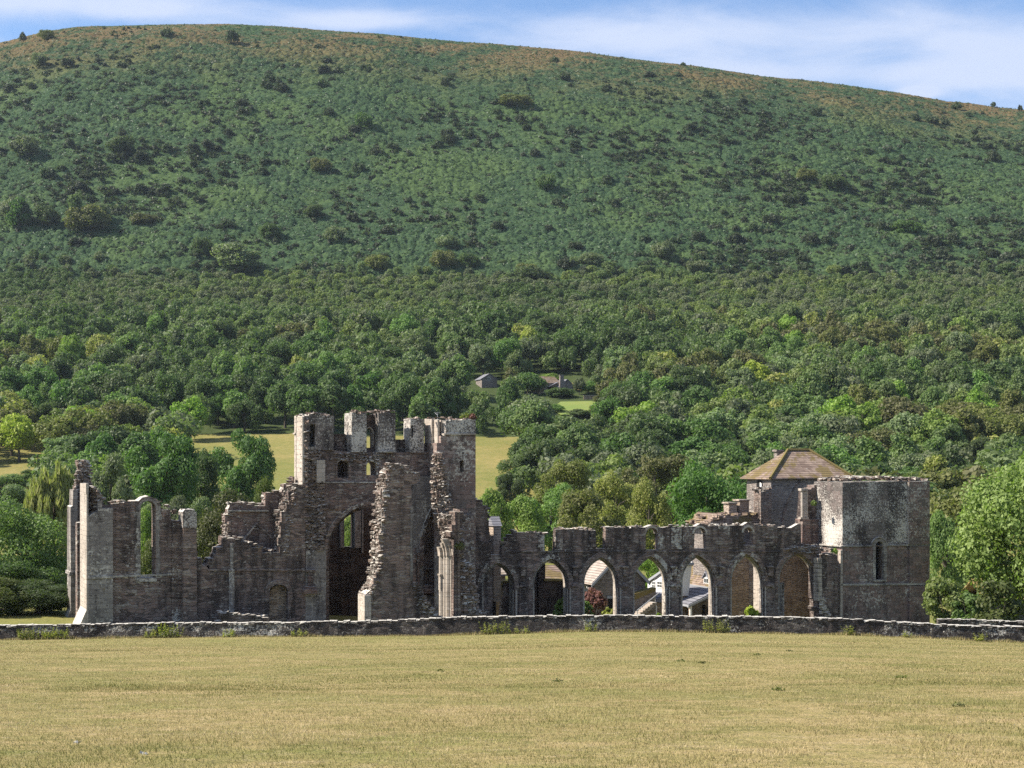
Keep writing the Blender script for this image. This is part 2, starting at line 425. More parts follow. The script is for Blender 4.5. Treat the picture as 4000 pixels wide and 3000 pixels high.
M['tower_white'] = masonry('tower_lichened_ashlar', [(.06, .052, .048), (.12, .105, .097), (.15, .12, .11), (.22, .20, .18), (.09, .076, .07)], .60, .62, ashlar=True, lsize=.6, lcol=(.62, .58, .52))
M['core'] = masonry('broken_core', [(.11, .085, .072), (.18, .14, .118), (.23, .165, .135), (.27, .225, .19), (.16, .122, .104)], .28, .35, top=.7, bumpd=.07)
M['rubble_shade'] = masonry('shade_darkened_rubble', RUB, .18, .9, gain=.42, speck=.2)  # rubble darkened in colour to paint in the shade of crossing and aisle
M['trim'] = masonry('string_stone', GRY, .5, .45, ashlar=True)
M['fieldwall'] = masonry('field_wall_stone', [(.045, .038, .035), (.085, .073, .067), (.115, .093, .084), (.16, .145, .13), (.07, .06, .056)], .30, .75, sx=3.2, sy=9, rot=0.0, top=1.15, lsize=.55, lcol=(.62, .59, .52))
M['cottage'] = masonry('cottage_stone', [(.15, .13, .12), (.20, .175, .16), (.24, .20, .18), (.28, .25, .22), (.18, .155, .14)], .2, .15, bumpd=.04)
M['cottage_warm'] = masonry('cottage_warm_stone', [(.24, .18, .14), (.32, .245, .19), (.36, .29, .23), (.40, .33, .27), (.28, .215, .17)], .2, .05, bumpd=.04)

def roofmat(name, c1, c2, lich, lcol, row=.36, axis=2, rot=-AZ):
    N = NT(name); g = N.n('NewGeometry')
    p = N.n('VectorRotate', {'Vector': g.outputs['Position'], 'Angle': rot}, rotation_type='Z_AXIS').outputs[0]
    sp = N.n('SeparateXYZ', {0: p}); h = N.math('ADD', sp.outputs[0], sp.outputs[1])
    z = N.math('ADD', N.math('DIVIDE', sp.outputs[2], row), N.math('MULTIPLY', N.math('SUBTRACT', N.noise(p, 1.6, 2), .5), .35))
    saw = N.math('FRACT', z)
    cell = N.n('CombineXYZ', {0: N.math('MULTIPLY', h, 2.3), 1: N.math('FLOOR', z), 2: 0.0}).outputs[0]
    vo = N.n('TexVoronoi', {'Vector': cell, 'Scale': 1.0}, voronoi_dimensions='2D'); rv = N.n('SeparateColor', {0: vo.outputs['Color']}).outputs[0]
    base = N.mix(rv, c1, c2)
    lm = N.step(N.math('ADD', N.math('MULTIPLY', N.noise(p, 1.1, 5, .65), .6), N.math('MULTIPLY', N.noise(p, .35, 2), .4)), .60 - .22 * lich, .68 - .22 * lich)
    base = N.mix(N.math('MULTIPLY', lm, .85), base, N.mix(N.noise(p, 3, 2), lcol, tuple(c * .55 for c in lcol)))
    wl = N.step(N.noise(p, 2.6, 4, .7), .64, .72); base = N.mix(N.math('MULTIPLY', wl, .7), base, (.5, .48, .44))
    base = N.mix(N.math('MULTIPLY', N.step(saw, .66, .95), .85), base, tuple(c * .2 for c in c1))
    hgt = N.math('ADD', N.math('MULTIPLY', N.math('SUBTRACT', 1.0, saw), 1.0), N.math('MULTIPLY', rv, .4))
    N.bsdf(base, .9, N.bump(hgt, .07), .15); return N.m
M['tile'] = roofmat('stone_tile', (.17, .13, .115), (.29, .235, .20), .55, (.24, .17, .055))
M['tile_mossy'] = roofmat('mossy_stone_tile', (.16, .115, .092), (.29, .22, .175), .55, (.20, .15, .055), row=.17)
M['tile_pale'] = roofmat('pale_stone_tile', (.28, .23, .195), (.38, .33, .285), .35, (.25, .19, .08), row=.2)
M['slate'] = roofmat('slate', (.16, .16, .18), (.22, .22, .24), .1, (.30, .28, .2), row=.2)
M['barn_tile'] = roofmat('yellow_lichen_tile', (.18, .14, .10), (.27, .22, .14), .8, (.27, .21, .06), row=.2, rot=0.0)
def flat(name, c, rough=.6, spec=.3, var=.15, sc=3.0):
    N = NT(name); tcn = N.n('TexCoord').outputs['Object']
    N.bsdf(N.mix(N.math('MULTIPLY', N.noise(tcn, sc, 4), var * 2), c, tuple(x * .55 for x in c)), rough, None, spec); return N.m
M['white'] = flat('white_paint', (.80, .80, .78), .5); M['greywood'] = flat('grey_painted_board', (.33, .34, .36), .6)
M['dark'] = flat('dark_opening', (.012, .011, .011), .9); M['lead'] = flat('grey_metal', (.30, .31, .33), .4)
N = NT('window_glass'); N.bsdf((.03, .035, .04), .08, None, .6); M['glass'] = N.m
M['bark'] = flat('bark', (.10, .085, .068), .95, .1, .3, 6.0)
M['step'] = masonry('step_stone', [(.26, .22, .19), (.32, .27, .23), (.35, .3, .26), (.4, .35, .3), (.3, .25, .21)], .3, .1, ashlar=True)
M['moss'] = flat('ochre_moss', (.19, .15, .06), .95, .1, .35, 2.0)

def leafmat(name, c, c2, var=.5, trans=.40):
    N = NT(name); a = N.n('Attribute', attribute_name='tint').outputs['Fac']; oi = N.n('ObjectInfo').outputs['Random']
    p = N.n('NewGeometry').outputs['Position']
    col = N.mix(N.math('ADD', N.math('MULTIPLY', a, .75), N.math('MULTIPLY', N.noise(p, .35, 2), .25)), c, c2)
    hs = N.n('HueSaturation', {'Color': col, 'Hue': N.math('ADD', .5, N.math('MULTIPLY', N.math('SUBTRACT', oi, .5), .03 * var * 2)),
                               'Value': N.math('ADD', 1.0, N.math('MULTIPLY', N.math('SUBTRACT', oi, .5), .5 * var * 2)), 'Saturation': N.math('ADD', .95, N.math('MULTIPLY', N.math('SUBTRACT', oi, .5), .25))}).outputs[0]
    d = N.n('BsdfPrincipled', {'Base Color': hs, 'Roughness': .55, 'Specular IOR Level': .22})
    tcol = N.mix(1.0, hs, (1.0, 1.22, .55), 'MULTIPLY')
    t = N.n('BsdfTranslucent', {0: tcol})
    N.t.links.new(N.n('MixShader', {0: trans, 1: d.outputs[0], 2: t.outputs[0]}).outputs[0], N.out.inputs[0]); return N.m
LEAF = {
 'dark': leafmat('dark_green_leaf', (.049, .091, .028), (.122, .180, .053)),
 'mid': leafmat('mid_green_leaf', (.078, .132, .039), (.184, .255, .077)),
 'bright': leafmat('bright_green_leaf', (.100, .168, .032), (.250, .323, .069)),
 'lime': leafmat('yellow_green_leaf', (0.173, 0.213, 0.039), (0.371, 0.384, 0.078)),
 'olive': leafmat('olive_leaf', (.090, .102, .032), (.198, .201, .063)),
 'grey': leafmat('grey_green_leaf', (.104, .144, .066), (.223, .262, .124)),
 'yew': leafmat('yew_needle', (0.044, 0.061, 0.020), (0.113, 0.122, 0.037)),
 'purple': leafmat('purple_leaf', (.036, .024, .028), (.082, .052, .055), .25),
 'red': leafmat('red_leaf', (0.141, 0.049, 0.044), (0.320, 0.140, 0.098), .25),
 'willow': leafmat('willow_leaf', (.192, .226, .048), (.422, .427, .109), .25),
 'thorn': leafmat('hawthorn_leaf', (.036, .055, .029), (.083, .106, .051), .5),
 'bracken': leafmat('bracken_frond', (.024, .056, .024), (.082, .130, .054), 0.0, .22),
 'sycamore': leafmat('sycamore_leaf', (.11, .19, .032), (.27, .37, .075), .2),
 'weed': leafmat('weed_leaf', (0.192, 0.232, 0.040), (0.461, 0.439, 0.103), .3),
}

# ground materials
N = NT('dry_pasture'); p = N.n('NewGeometry').outputs['Position']; sp = N.n('SeparateXYZ', {0: p})
a = N.noise(N.mapv(p, (.10, .16, 1)), 1.0, 6, .62); b = N.noise(p, 1.1, 6, .72); c = N.noise(p, 12.0, 4, .75); d4 = N.noise(N.mapv(p, (1, 1, 1), loc=(40, 9, 0)), .35, 5, .65)
col = N.ramp(N.math('ADD', N.math('MULTIPLY', a, .45), N.math('MULTIPLY', b, .55)), [(.34, (.145, .145, .048)), (.66, (.39, .295, .150)), (.45, (.235, .205, .075)), (.55, (.315, .248, .108))])
grn = N.math('ADD', N.step(d4, .46, .64), N.math('MULTIPLY', N.step(sp.outputs[1], 62, 98), .55))
col = N.mix(N.math('MULTIPLY', grn, .48), col, (.175, .190, .048))
col = N.mix(N.math('MULTIPLY', N.step(N.noise(N.mapv(p, (.5, 1.0, 1), loc=(7, 3, 0)), .55, 4, .6), .66, .74), .6), col, (.38, .24, .13))
e = N.noise(N.mapv(p, (1.4, 2.2, 1), loc=(3, 8, 0)), 1.6, 5, .72)
col = N.mix(N.math('MULTIPLY', N.step(e, .51, .62), .55), col, (.135, .13, .042)); col = N.mix(N.math('MULTIPLY', N.step(e, .46, .36), .4), col, (.43, .34, .21))
col = N.mix(N.math('MULTIPLY', N.step(c, .52, .75), .5), col, (.11, .095, .038)); col = N.mix(N.math('MULTIPLY', N.step(c, .47, .3), .35), col, (.42, .34, .20))
N.bsdf(col, .95, N.bump(N.math('ADD', N.math('MULTIPLY', b, .6), c), .09), .1); M['field'] = N.m
N = NT('valley_grass'); p = N.n('NewGeometry').outputs['Position']
col = N.ramp(N.math('ADD', N.math('MULTIPLY', N.noise(p, .03, 4), .6), N.math('MULTIPLY', N.noise(p, .4, 5, .7), .4)), [(.30, (.10, .125, .034)), (.72, (.28, .215, .088)), (.48, (.155, .155, .045)), (.6, (.215, .182, .064))])
N.bsdf(col, .95, N.bump(N.noise(p, .8, 5, .7), .25), .1); M['valley'] = N.m
N = NT('hillside_ground'); p = N.n('NewGeometry').outputs['Position']; sp = N.n('SeparateXYZ', {0: p})
n1 = N.noise(p, .020, 5, .6); n2 = N.noise(p, .16, 5, .65); n3 = N.noise(N.mapv(p, (.6, 1, 1)), .7, 4, .7)
col = N.ramp(N.math('ADD', N.math('MULTIPLY', n2, .5), N.math('MULTIPLY', n3, .5)), [(.30, (.014, .029, .014)), (.70, (.078, .116, .047)), (.46, (.031, .059, .027)), (.57, (.051, .084, .036))])
col = N.mix(N.math('MULTIPLY', N.step(n1, .45, .62), .35), col, (.085, .125, .035))
heath = N.math('MULTIPLY', N.step(sp.outputs[1], 985, 1100), N.step(N.math('ADD', N.math('MULTIPLY', n1, .6), N.math('MULTIPLY', n2, .4)), .43, .57))
col = N.mix(N.math('MULTIPLY', heath, .75), col, N.mix(n2, (.115, .055, .036), (.17, .115, .055)))
bare = N.step(N.noise(N.mapv(p, (.7, 1, 1), loc=(13, 5, 0)), .055, 5, .65), .67, .72)
col = N.mix(N.math('MULTIPLY', bare, .6), col, N.mix(n3, (.24, .16, .10), (.13, .12, .05)))
N.bsdf(col, .95, N.bump(N.math('ADD', n2, n3), .8), .05); M['hill'] = N.m
N = NT('forest_floor'); p = N.n('NewGeometry').outputs['Position']
N.bsdf(N.mix(N.noise(p, .3, 4), (.025, .04, .016), (.07, .09, .03)), .95, None, .05); M['floor'] = N.m
N = NT('meadow'); p = N.n('NewGeometry').outputs['Position']
N.bsdf(N.mix(N.noise(p, .15, 4), (.10, .17, .04), (.21, .22, .07)), .95, None, .05); M['meadow'] = N.m
N = NT('dry_bank'); p = N.n('NewGeometry').outputs['Position']
N.bsdf(N.mix(N.noise(p, .3, 4), (.36, .25, .14), (.22, .18, .07)), .95, None, .05); M['bank'] = N.m
M['scree'] = flat('grey_scree', (.30, .28, .29), .9, .2, .5, .6)
# ------------------------------------------------------------------ ground sheets
def grid(name, Xf, Ys, mat, disp=None, smooth=True):
    R, C = len(Ys), Xf(Ys[0]).shape[0]
    X = np.stack([Xf(y) for y in Ys]); Y = np.repeat(np.asarray(Ys, float)[:, None], C, 1)
    Z = Zg(X, Y)
    if disp is not None: Z = Z + disp(X, Y)
    V = np.stack([X, Y, Z], -1).reshape(-1, 3)
    i = (np.arange(R - 1)[:, None] * C + np.arange(C - 1)[None, :]).ravel()
    Q = np.stack([i, i + 1, i + C + 1, i + C], 1)
    o = link(name, np_mesh(name, V, Q, mat, smooth=smooth)); return tag(o, kind='structure')
fxs = np.linspace(-110, 110, 221)
grid('field', lambda y: fxs, list(np.arange(-60, 0, 6.0)) + list(np.arange(0, 102.01, .6)), M['field'])
vk = np.linspace(-.46, .46, 240)
grid('valley_ground', lambda y: vk * y * 1.05, list(np.arange(102, 180, 1.5)) + list(np.linspace(180, 430, 64)), M['valley'])
grid('wood_floor', lambda y: vk * y * 1.05, list(np.arange(430, 786, 5.0)), M['floor'])
def ray_w(px, py):
    g = on_ground(px, py, 785); return g
# the raised line of an old track crossing the right-hand slope
_tr = [ray_w(*p) for p in [(2780, 1035), (2900, 985), (3050, 925), (3180, 870), (3290, 810), (3420, 770), (3600, 740)]]
_tr = np.array([q[:2] for q in _tr if q])
def trackd(X, Y):
    d = np.full(X.shape, 1e9)
    for (x0, y0), (x1, y1) in zip(_tr[:-1], _tr[1:]):
        L = (x1 - x0) ** 2 + (y1 - y0) ** 2
        t = np.clip(((X - x0) * (x1 - x0) + (Y - y0) * (y1 - y0)) / L, 0, 1)
        d = np.minimum(d, np.hypot(X - x0 - t * (x1 - x0), Y - y0 - t * (y1 - y0)))
    return d
def bracken_disp(X, Y):
    wx = X + 3 * vnoise(X / 14, Y / 14, 71); wy = Y + 3 * vnoise(X / 14 + 9, Y / 14, 72)
    a = domes(wx / 4.6, wy / 3.0, 51); b = domes(wx / 2.1 + 7, wy / 1.7, 57); c = vnoise(wx / 9, wy / 4.5, 53)
    fade = sstep(780, 800, Y) * (1 - .6 * sstep(1050, 1135, Y))
    big = .5 + .8 * sstep(-.25, .25, vnoise(X / 45, Y / 45, 54))
    d = (2.3 * a + .9 * b + 1.5 * c + .35 * vnoise(X / .9, Y / .9, 58)) * fade * big
    return d + 1.1 * np.exp(-(trackd(X, Y) / 1.6) ** 2) - 1.6 * np.exp(-((trackd(X, Y - 3.8)) / 2.0) ** 2)
hk = np.linspace(-.375, .375, 1300)
grid('hill', lambda y: hk * y, list(np.arange(783, 1155, .52)) + list(np.arange(1156, 1300, 6.0)) + list(np.arange(1300, 2201, 60.0)), M['hill'], bracken_disp, smooth=False)

def drape(name, pix, mat, lift, label=None, n=14, y0=110, kind='structure'):
    """sheet of ground cover over the slope between two photo rows; pix = [(px_left, px_right, py)...] from top to bottom"""
    V = []; ys = [q[2] for q in pix]
    for j in range(n + 1):
        y = ys[0] + (ys[-1] - ys[0]) * j / n; xl = np.interp(y, ys, [q[0] for q in pix]); xr = np.interp(y, ys, [q[1] for q in pix])
        for i in range(n + 1):
            g = on_ground(xl + (xr - xl) * i / n, y, y0); V.append((g[0], g[1], g[2] + lift))
    Q = [(j * (n + 1) + i, j * (n + 1) + i + 1, (j + 1) * (n + 1) + i + 1, (j + 1) * (n + 1) + i) for j in range(n) for i in range(n)]
    o = link(name, np_mesh(name, np.array(V), np.array([q[::-1] for q in Q]), mat, smooth=True)); return tag(o, label, kind=kind)
drape('meadow', [(2190, 2330, 1574), (2170, 2352, 1590), (2160, 2350, 1606), (2190, 2330, 1626)], M['meadow'], .35)
drape('dry_bank', [(2215, 2285, 1502), (2225, 2310, 1515), (2205, 2300, 1530)], M['bank'], .35)

# ------------------------------------------------------------------ field wall
def drywall(name, X, Yf, zb, zt, th, mat, label, cat, crop=True):
    root = thing(name, (float(X[len(X) // 2]), float(Yf(X[len(X) // 2])), float(zb[len(X) // 2])), label, cat)
    mb = MB(); n = len(X)
    for x, b, t in zip(X, zb, zt):
        y = float(Yf(x)); t2 = t + rnd.uniform(-.02, .02)
        mb.v += [(x, y - th * .62, b - .4), (x, y - th * .5 + rnd.uniform(-.03, .03), b + (t - b) * .5), (x, y - th * .42, t2), (x, y + th * .42, t2), (x, y + th * .6, b - .4)]
    for i in range(n - 1):
        for j in range(4):
            a = i * 5 + j; mb.f.append((a + 5, a, a + 1, a + 6)) if False else mb.f.append((a, a + 5, a + 6, a + 1))
    mb.f += [(0, 1, 2, 3, 4), tuple((n - 1) * 5 + q for q in (4, 3, 2, 1, 0))]
    mb.build('wall_body', mat, root)
    cp = MB(); x = float(X[0])
    while x < X[-1]:
        l = rnd.uniform(.22, .55); t = float(np.interp(x + l / 2, X, zt)); y = float(Yf(x)); h = rnd.uniform(.05, .13); d = th * rnd.uniform(.85, 1.1)
        V = []
        for dz in (-.04, h):
            for a, b in ((0, -.5), (1, -.5), (1, .5), (0, .5)):
                V.append((x + a * l * .96 + rnd.uniform(-.02, .02), y + b * d + rnd.uniform(-.03, .03), t + dz * rnd.uniform(.8, 1.2)))
        cp.add(V, [(3, 2, 1, 0), (4, 5, 6, 7), (0, 1, 5, 4), (1, 2, 6, 5), (2, 3, 7, 6), (3, 0, 4, 7)]); x += l
    cp.build('coping', mat, root)
    return root
wx = np.arange(-62, 62, .5)
drywall('field_wall', wx, lambda x: WALLY, zwallbase(wx), zwalltop(wx) - .06, .6, M['fieldwall'], 'long low drystone wall crossing the picture between dry pasture and ruin', 'wall')
bx = np.arange(30.5, 52, .5)
def bw_y(x): return 114.0
bzb = np.full(bx.shape, -.9); bzt = EYE - (2420 + (2000 + F * bx / 114 - 3635) * .03 - HZ) / F * 114
drywall('garden_wall', bx, bw_y, bzb, bzt, .5, M['fieldwall'], 'short second stone wall behind the field wall, under the dark shrubs by the tower', 'wall')

# ------------------------------------------------------------------ 1 chancel (left end)
def base_of(px, v=0.0):
    u, _ = p2u(px, 2400, v); x, y, _z = uv2w(u, v, 0); return (x, y, float(Zg(x, y)))
BY = 2475   # masonry runs down below the line of the field wall into the ground
R = thing('ruined_chancel', base_of(520), 'roofless east arm of the ruin with one tall lancet window and ragged top', 'ruin')
win = arch(549, 606, 1985, 1957, 2258)
mb = MB(); slab(mb, [(395, BY), (772, BY), (772, 2175, 1), (768, 2120), (766, 2035), (732, 2034, 1), (668, 2030), (664, 1990, .6), (636, 1985, .6), (628, 1974), (622, 1960), (610, 1947), (580, 1938), (556, 1943), (541, 1957, 1), (440, 1972, 1), (395, 1962)], .55, 1.25, [win], .05)
mb.build('wall', M['rubble'], R)
mb = MB(); slab(mb, [(345, BY), (441, BY), (441, 1985, .6), (398, 1975), (396, 1958), (384, 1956), (383, 1975, .6), (372, 2000), (345, 2018)], 0, 1.2); mb.build('buttress', M['ashlar'], R)
mb = MB(); slab(mb, [(672, BY), (712, BY), (712, 2040), (672, 2036)], .42, .4); mb.build('pilaster', M['rubble_pale'], R)
mb = MB(); slab(mb, [(716, BY), (770, BY), (768, 2062), (716, 2060)], -.35, 1.6); mb.build('buttress', M['rubble'], R)
mb = MB(); slab(mb, [(714, 2062), (770, 2064), (768, 2000, .5), (760, 1990), (722, 1990), (714, 2000)], -.42, 1.7); rubble_top(mb, [(718, 1993), (766, 1993)], -.4, 1.5, 4); mb.build('buttress_cap', M['tower_white'], R)
mb = MB()
for yy, x0, x1 in ((1990, 533, 549), (1990, 609, 626)):
    y = 1975
    while y < 2256:
        hh = rnd.uniform(14, 26); ww = rnd.uniform(-5, 9)
        box(mb, x0 - (ww if x0 < 540 else 0), x1 + (ww if x0 > 540 else 0), y, y + hh - rnd.uniform(0, 2), .53, .2); y += hh
slab(mb, [(536, 2272), (612, 2272), (612, 2258), (536, 2258)], .42, .9)
ring(mb, 549, 609, 1985, 1957, 9, .50, 1.0, 12)
mb.build('window_surround', M['ashlar'], R)
mb = MB(); slab(mb, [(344, 2262), (442, 2257), (442, 2249), (344, 2254)], -.08, .1); slab(mb, [(442, 2256), (713, 2246), (713, 2239), (442, 2249)], .46, .12); mb.build('string_course', M['trim'], R)
# east front seen edge-on: clasping buttresses at the near and the far corner
mb = MB(); slab(mb, [(338, BY), (345, BY), (345, 1890), (338, 1890)], 0, 3.6); 
slab(mb, [(336, 1888), (346, 1888), (346, 1930), (336, 1930)], -.05, 1.4)
uL, zL = p2u(338, 2380, 0); u2, z2 = p2u(300, 2470, 0)
V = [uv2w(uL + .02, .02, zL), uv2w(u2, .02, z2), uv2w(uL + .02, .02, z2), uv2w(uL + .02, 3.5, zL), uv2w(u2, 3.5, z2), uv2w(uL + .02, 3.5, z2)]
mb.add(V, [(0, 1, 2), (3, 5, 4), (0, 3, 4, 1)]); mb.build('buttress', M['ashlar_pale'], R)
mb = MB(); slab(mb, [(276, BY), (303, BY), (303, 1915), (286, 1912), (284, 1975), (276, 1980)], 7.2, 2.2)
uL, zL = p2u(276, 2380, 7.2); u2, z2 = p2u(240, 2470, 7.2)
V = [uv2w(uL + .02, 7.22, zL), uv2w(u2, 7.22, z2), uv2w(uL + .02, 7.22, z2), uv2w(uL + .02, 9.3, zL), uv2w(u2, 9.3, z2), uv2w(uL + .02, 9.3, z2)]
mb.add(V, [(0, 1, 2), (3, 5, 4), (0, 3, 4, 1)])
slab(mb, [(270, 2246), (304, 2246), (304, 2234), (272, 2234)], 7.1, 2.4); mb.build('buttress', M['ashlar'], R)
mb = MB(); slab(mb, [(302, BY), (338, BY), (338, 2030, 1), (322, 2032), (322, 2260, 1), (318, 2262), (318, 2040), (302, 2042)], 4.2, 1.0); mb.build('east_wall', M['rubble_pale'], R)
mb = MB(); slab(mb, [(290, BY), (360, BY), (362, 2000, 1), (357, 1900, 1), (345, 1815), (330, 1797), (312, 1797, 1), (298, 1860, 1), (291, 1920)], 8.4, 1.1, jit=.1)
rubble_face(mb, [(310, 346, 1798), (294, 356, 1870), (292, 360, 1960)], 8.34, 8.30, 130, .8); mb.build('broken_masonry', M['core'], R)
mb = MB(); slab(mb, [(352, 2000), (420, 1985), (400, 1960, 1), (372, 1920, 1), (352, 1908, 1)], 1.25, 1.4, jit=.1)
rubble_face(mb, [(350, 372, 1900), (350, 400, 1950), (352, 380, 2020)], 1.2, .5, 90, .85); rubble_top(mb, [(350, 1905), (420, 1965), (540, 1960)], .6, 1.1, 4)
rubble_top(mb, [(610, 1958), (668, 1985), (715, 2035)], .6, 1.1, 4, .8); mb.build('broken_masonry', M['core'], R)

# ------------------------------------------------------------------ 2 transept wall with the blocked doorway
R = thing('ruined_transept', base_of(960), 'broken transept wall with stair-stepped top and a blocked round-headed doorway', 'ruin')
mb = MB()
slab(mb, [(872, 2180), (1150, 2180), (1150, 1862, 1), (1128, 1890, 1), (1108, 1905), (1100, 1922, .5), (1052, 1925, 1), (1022, 1976, .6), (962, 1966, .6), (905, 1962), (890, 1990, 1), (880, 2010, 1), (884, 2094), (872, 2110)], 1.3, 1.0, jit=.06)
mb.build('upper_wall', M['red'], R)
mb = MB(); slab(mb, [(945, 2110), (1005, 2042), (1076, 2110), (1070, 2112), (1005, 2051), (951, 2113)], 1.18, .14); mb.build('gable_moulding', M['rubble_pale'], R)
mb = MB(); slab(mb, [(890, 1998), (1050, 1998), (1050, 1993), (890, 1993)], 1.12, .2); mb.build('string_course', M['trim'], R)
dr = arch(1053, 1126, 2312, 2283, BY)
mb = MB()
slab(mb, [(766, BY), (1193, BY), (1193, 1880, 1), (1140, 1905, 1), (1118, 1985, 1), (1092, 2050, 1), (1085, 2158, .5), (1022, 2160, .7), (1010, 2140, .7), (974, 2124, .7), (942, 2106, .4), (885, 2098, 1), (872, 2118), (872, 2137), (845, 2138), (844, 2165, 1), (812, 2204), (806, 2212), (818, 2225, .7), (790, 2196, .7), (768, 2180)], 0, 1.6, [dr], .05)
mb.build('wall', M['rubble_black'], R)
mb = MB(); slab(mb, [(1053, BY), (1126, BY), (1126, 2312), (1112, 2292), (1090, 2284), (1068, 2292), (1053, 2312)], .5, .9); mb.build('door_blocking', M['redlow'], R)
mb = MB(); ring(mb, 1053, 1126, 2312, 2283, 16, -.10, .4, 40); box(mb, 1126, 1135, 2330, BY, -.06, .6); mb.build('door_arch', M['rubble_pale'], R)
mb = MB(); shaft(mb, 905, 2122, 2230, -.08, .13); shaft(mb, 899, 2230, BY, -.06, .09); shaft(mb, 905, 2230, BY, -.12, .11); shaft(mb, 911, 2230, BY, -.06, .09); box(mb, 893, 917, 2225, 2233, -.25, .3); mb.build('wall_shaft', M['ashlar'], R)
mb = MB(); box(mb, 810, 1190, 2224, 2230, -.09, .1); mb.build('string_course', M['rubble'], R)
mb = MB()
rubble_top(mb, [(888, 1985), (905, 1962), (1022, 1974), (1052, 1925), (1104, 1920), (1150, 1862)], 1.3, 1.0, 5)
rubble_top(mb, [(806, 2212), (845, 2165), (872, 2137), (885, 2098), (942, 2106), (1010, 2140), (1080, 2158)], .0, 1.4, 5)
rubble_face(mb, [(1120, 1155, 1890), (1085, 1140, 2000), (1076, 1120, 2160)], -.02, .9, 150)
rubble_face(mb, [(878, 896, 2000), (876, 894, 2100)], 1.25, 1.9, 40)
mb.build('broken_masonry', M['core'], R)
mb = MB(); slab(mb, [(850, BY), (1060, BY), (1050, 2412, 1), (1000, 2402, 1), (860, 2393, 1)], -2.6, .9, jit=.05); rubble_top(mb, [(860, 2395), (1045, 2410)], -2.6, .8, 6); mb.build('footing', M['rubble_black'], R)

# ------------------------------------------------------------------ 3 crossing tower
R = thing('crossing_tower', base_of(1500), 'tall broken central tower with notched parapet and great open arch', 'ruin')
ca = arch(1278, 1610, 2160, 1972, BY, 14)
w1 = arch(1318, 1364, 1816, 1798, 1866); w2 = arch(1432, 1472, 1820, 1803, 1856)
mb = MB()
slab(mb, [(1188, BY), (1735, BY), (1735, 1765), (1590, 1766), (1545, 1768), (1345, 1764), (1303, 1758), (1188, 1755)], .2, 1.7, [ca, w1, w2])
mb.build('wall', M['rubble'], R)
mb = MB()
slab(mb, [(1268, 1990), (1460, 1985), (1540, 1890), (1536, 1886), (1262, 1884)], .12, .1); mb.build('pale_facing', M['red'], R)
mb = MB(); box(mb, 1322, 1334, 1890, 2030, .08, .1); mb.build('water_stain_pilaster', M['rubble_black'], R)
mb = MB(); slab(mb, [(1188, 1758), (1303, 1758), (1303, 1625, .6), (1240, 1617, .6), (1188, 1626)], 0, 2.2, [[(1208, 1745), (1230, 1745), (1232, 1657), (1212, 1657)]]); mb.build('corner_turret', M['tower_white'], R)
mb = MB(); slab(mb, [(1181, 2060, 1), (1189, 2060), (1189, 1628), (1181, 1626)], 0, 1.7); slab(mb, [(1156, 1896), (1170, 1896), (1170, 1622), (1156, 1624)], 2.0, .5); slab(mb, [(1170, 1700), (1182, 1700), (1182, 1622), (1170, 1622)], 1.4, .5); box(mb, 1153, 1172, 1690, 1696, 1.9, .7); mb.build('turret_quoin', M['ashlar_pale'], R)
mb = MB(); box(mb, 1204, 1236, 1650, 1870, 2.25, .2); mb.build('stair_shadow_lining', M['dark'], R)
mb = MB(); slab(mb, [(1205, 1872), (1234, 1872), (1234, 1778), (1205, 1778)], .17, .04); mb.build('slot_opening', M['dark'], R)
mb = MB(); slab(mb, [(1240, 1885), (1270, 1885), (1270, 1797), (1240, 1797)], -.35, .6); mb.build('dressed_stump', M['ashlar_pale'], R)
mb = MB(); slab(mb, [(1296, 1768), (1350, 1768), (1350, 1695, .6), (1296, 1697)], 1.3, .8); mb.mark(); slab(mb, [(1540, 1780), (1600, 1780), (1596, 1716, .6), (1540, 1716)], 1.3, .8); mb.build('parapet_back', M['rubble_black'], R)
pw = arch(1428, 1456, 1690, 1671, 1749)
mb = MB(); slab(mb, [(1374, 1766), (1432, 1766), (1432, 1617, .5), (1395, 1604, .5), (1374, 1612)], 0, 1.9); slab(mb, [(1478, 1766), (1545, 1766), (1545, 1612, .5), (1500, 1604, .5), (1478, 1620)], 0, 1.9)
mb.build('parapet_pier', M['tower_white'], R)
mb = MB(); slab(mb, [(1431, 1768), (1479, 1768), (1479, 1622, .5), (1431, 1622)], .85, .7, [pw]); mb.build('window_wall', M['rubble_black'], R)
mb = MB(); ring(mb, 1428, 1456, 1690, 1671, 4, .8, .3, 55); mb.build('window_surround', M['ashlar_pale'], R)
mb = MB(); slab(mb, [(1603, 1768), (1656, 1768), (1656, 1636, .6), (1603, 1636)], 0, 1.6, [[(1607, 1710), (1614, 1710), (1614, 1662), (1607, 1660)]]); mb.build('parapet_pier', M['tower_white'], R)
# north-west stair turret, standing forward of the wall
mb = MB(); slab(mb, [(1722, BY), (1858, BY), (1858, 1695), (1738, 1695), (1735, 1702, .5), (1706, 1730), (1706, 1790, .6), (1714, 1850), (1722, 1950)], -1.7, 3.4, [arch(1797, 1812, 1804, 1797, 1843)], .03)
mb.build('stair_turret', M['tower'], R)
mb = MB(); slab(mb, [(1741, 1694), (1858, 1694), (1858, 1640, .4), (1741, 1642)], -1.72, 3.2); mb.build('turret_parapet', M['tower_white'], R)
mb = MB(); box(mb, 1735, 1860, 1693, 1698, -1.82, 3.5)
slab(mb, [(1709, 1735), (1717, 1735), (1717, 1638), (1709, 1640)], -1.2, 1.2); slab(mb, [(1686, 1750), (1694, 1750), (1694, 1634), (1686, 1634)], -.4, 1.6, jit=.02); slab(mb, [(1700, 1700), (1712, 1700), (1712, 1640), (1700, 1640)], -.5, .6)
slab(mb, [(1722, 1694), (1738, 1694), (1738, 1640), (1722, 1640)], -1.0, 2.0)
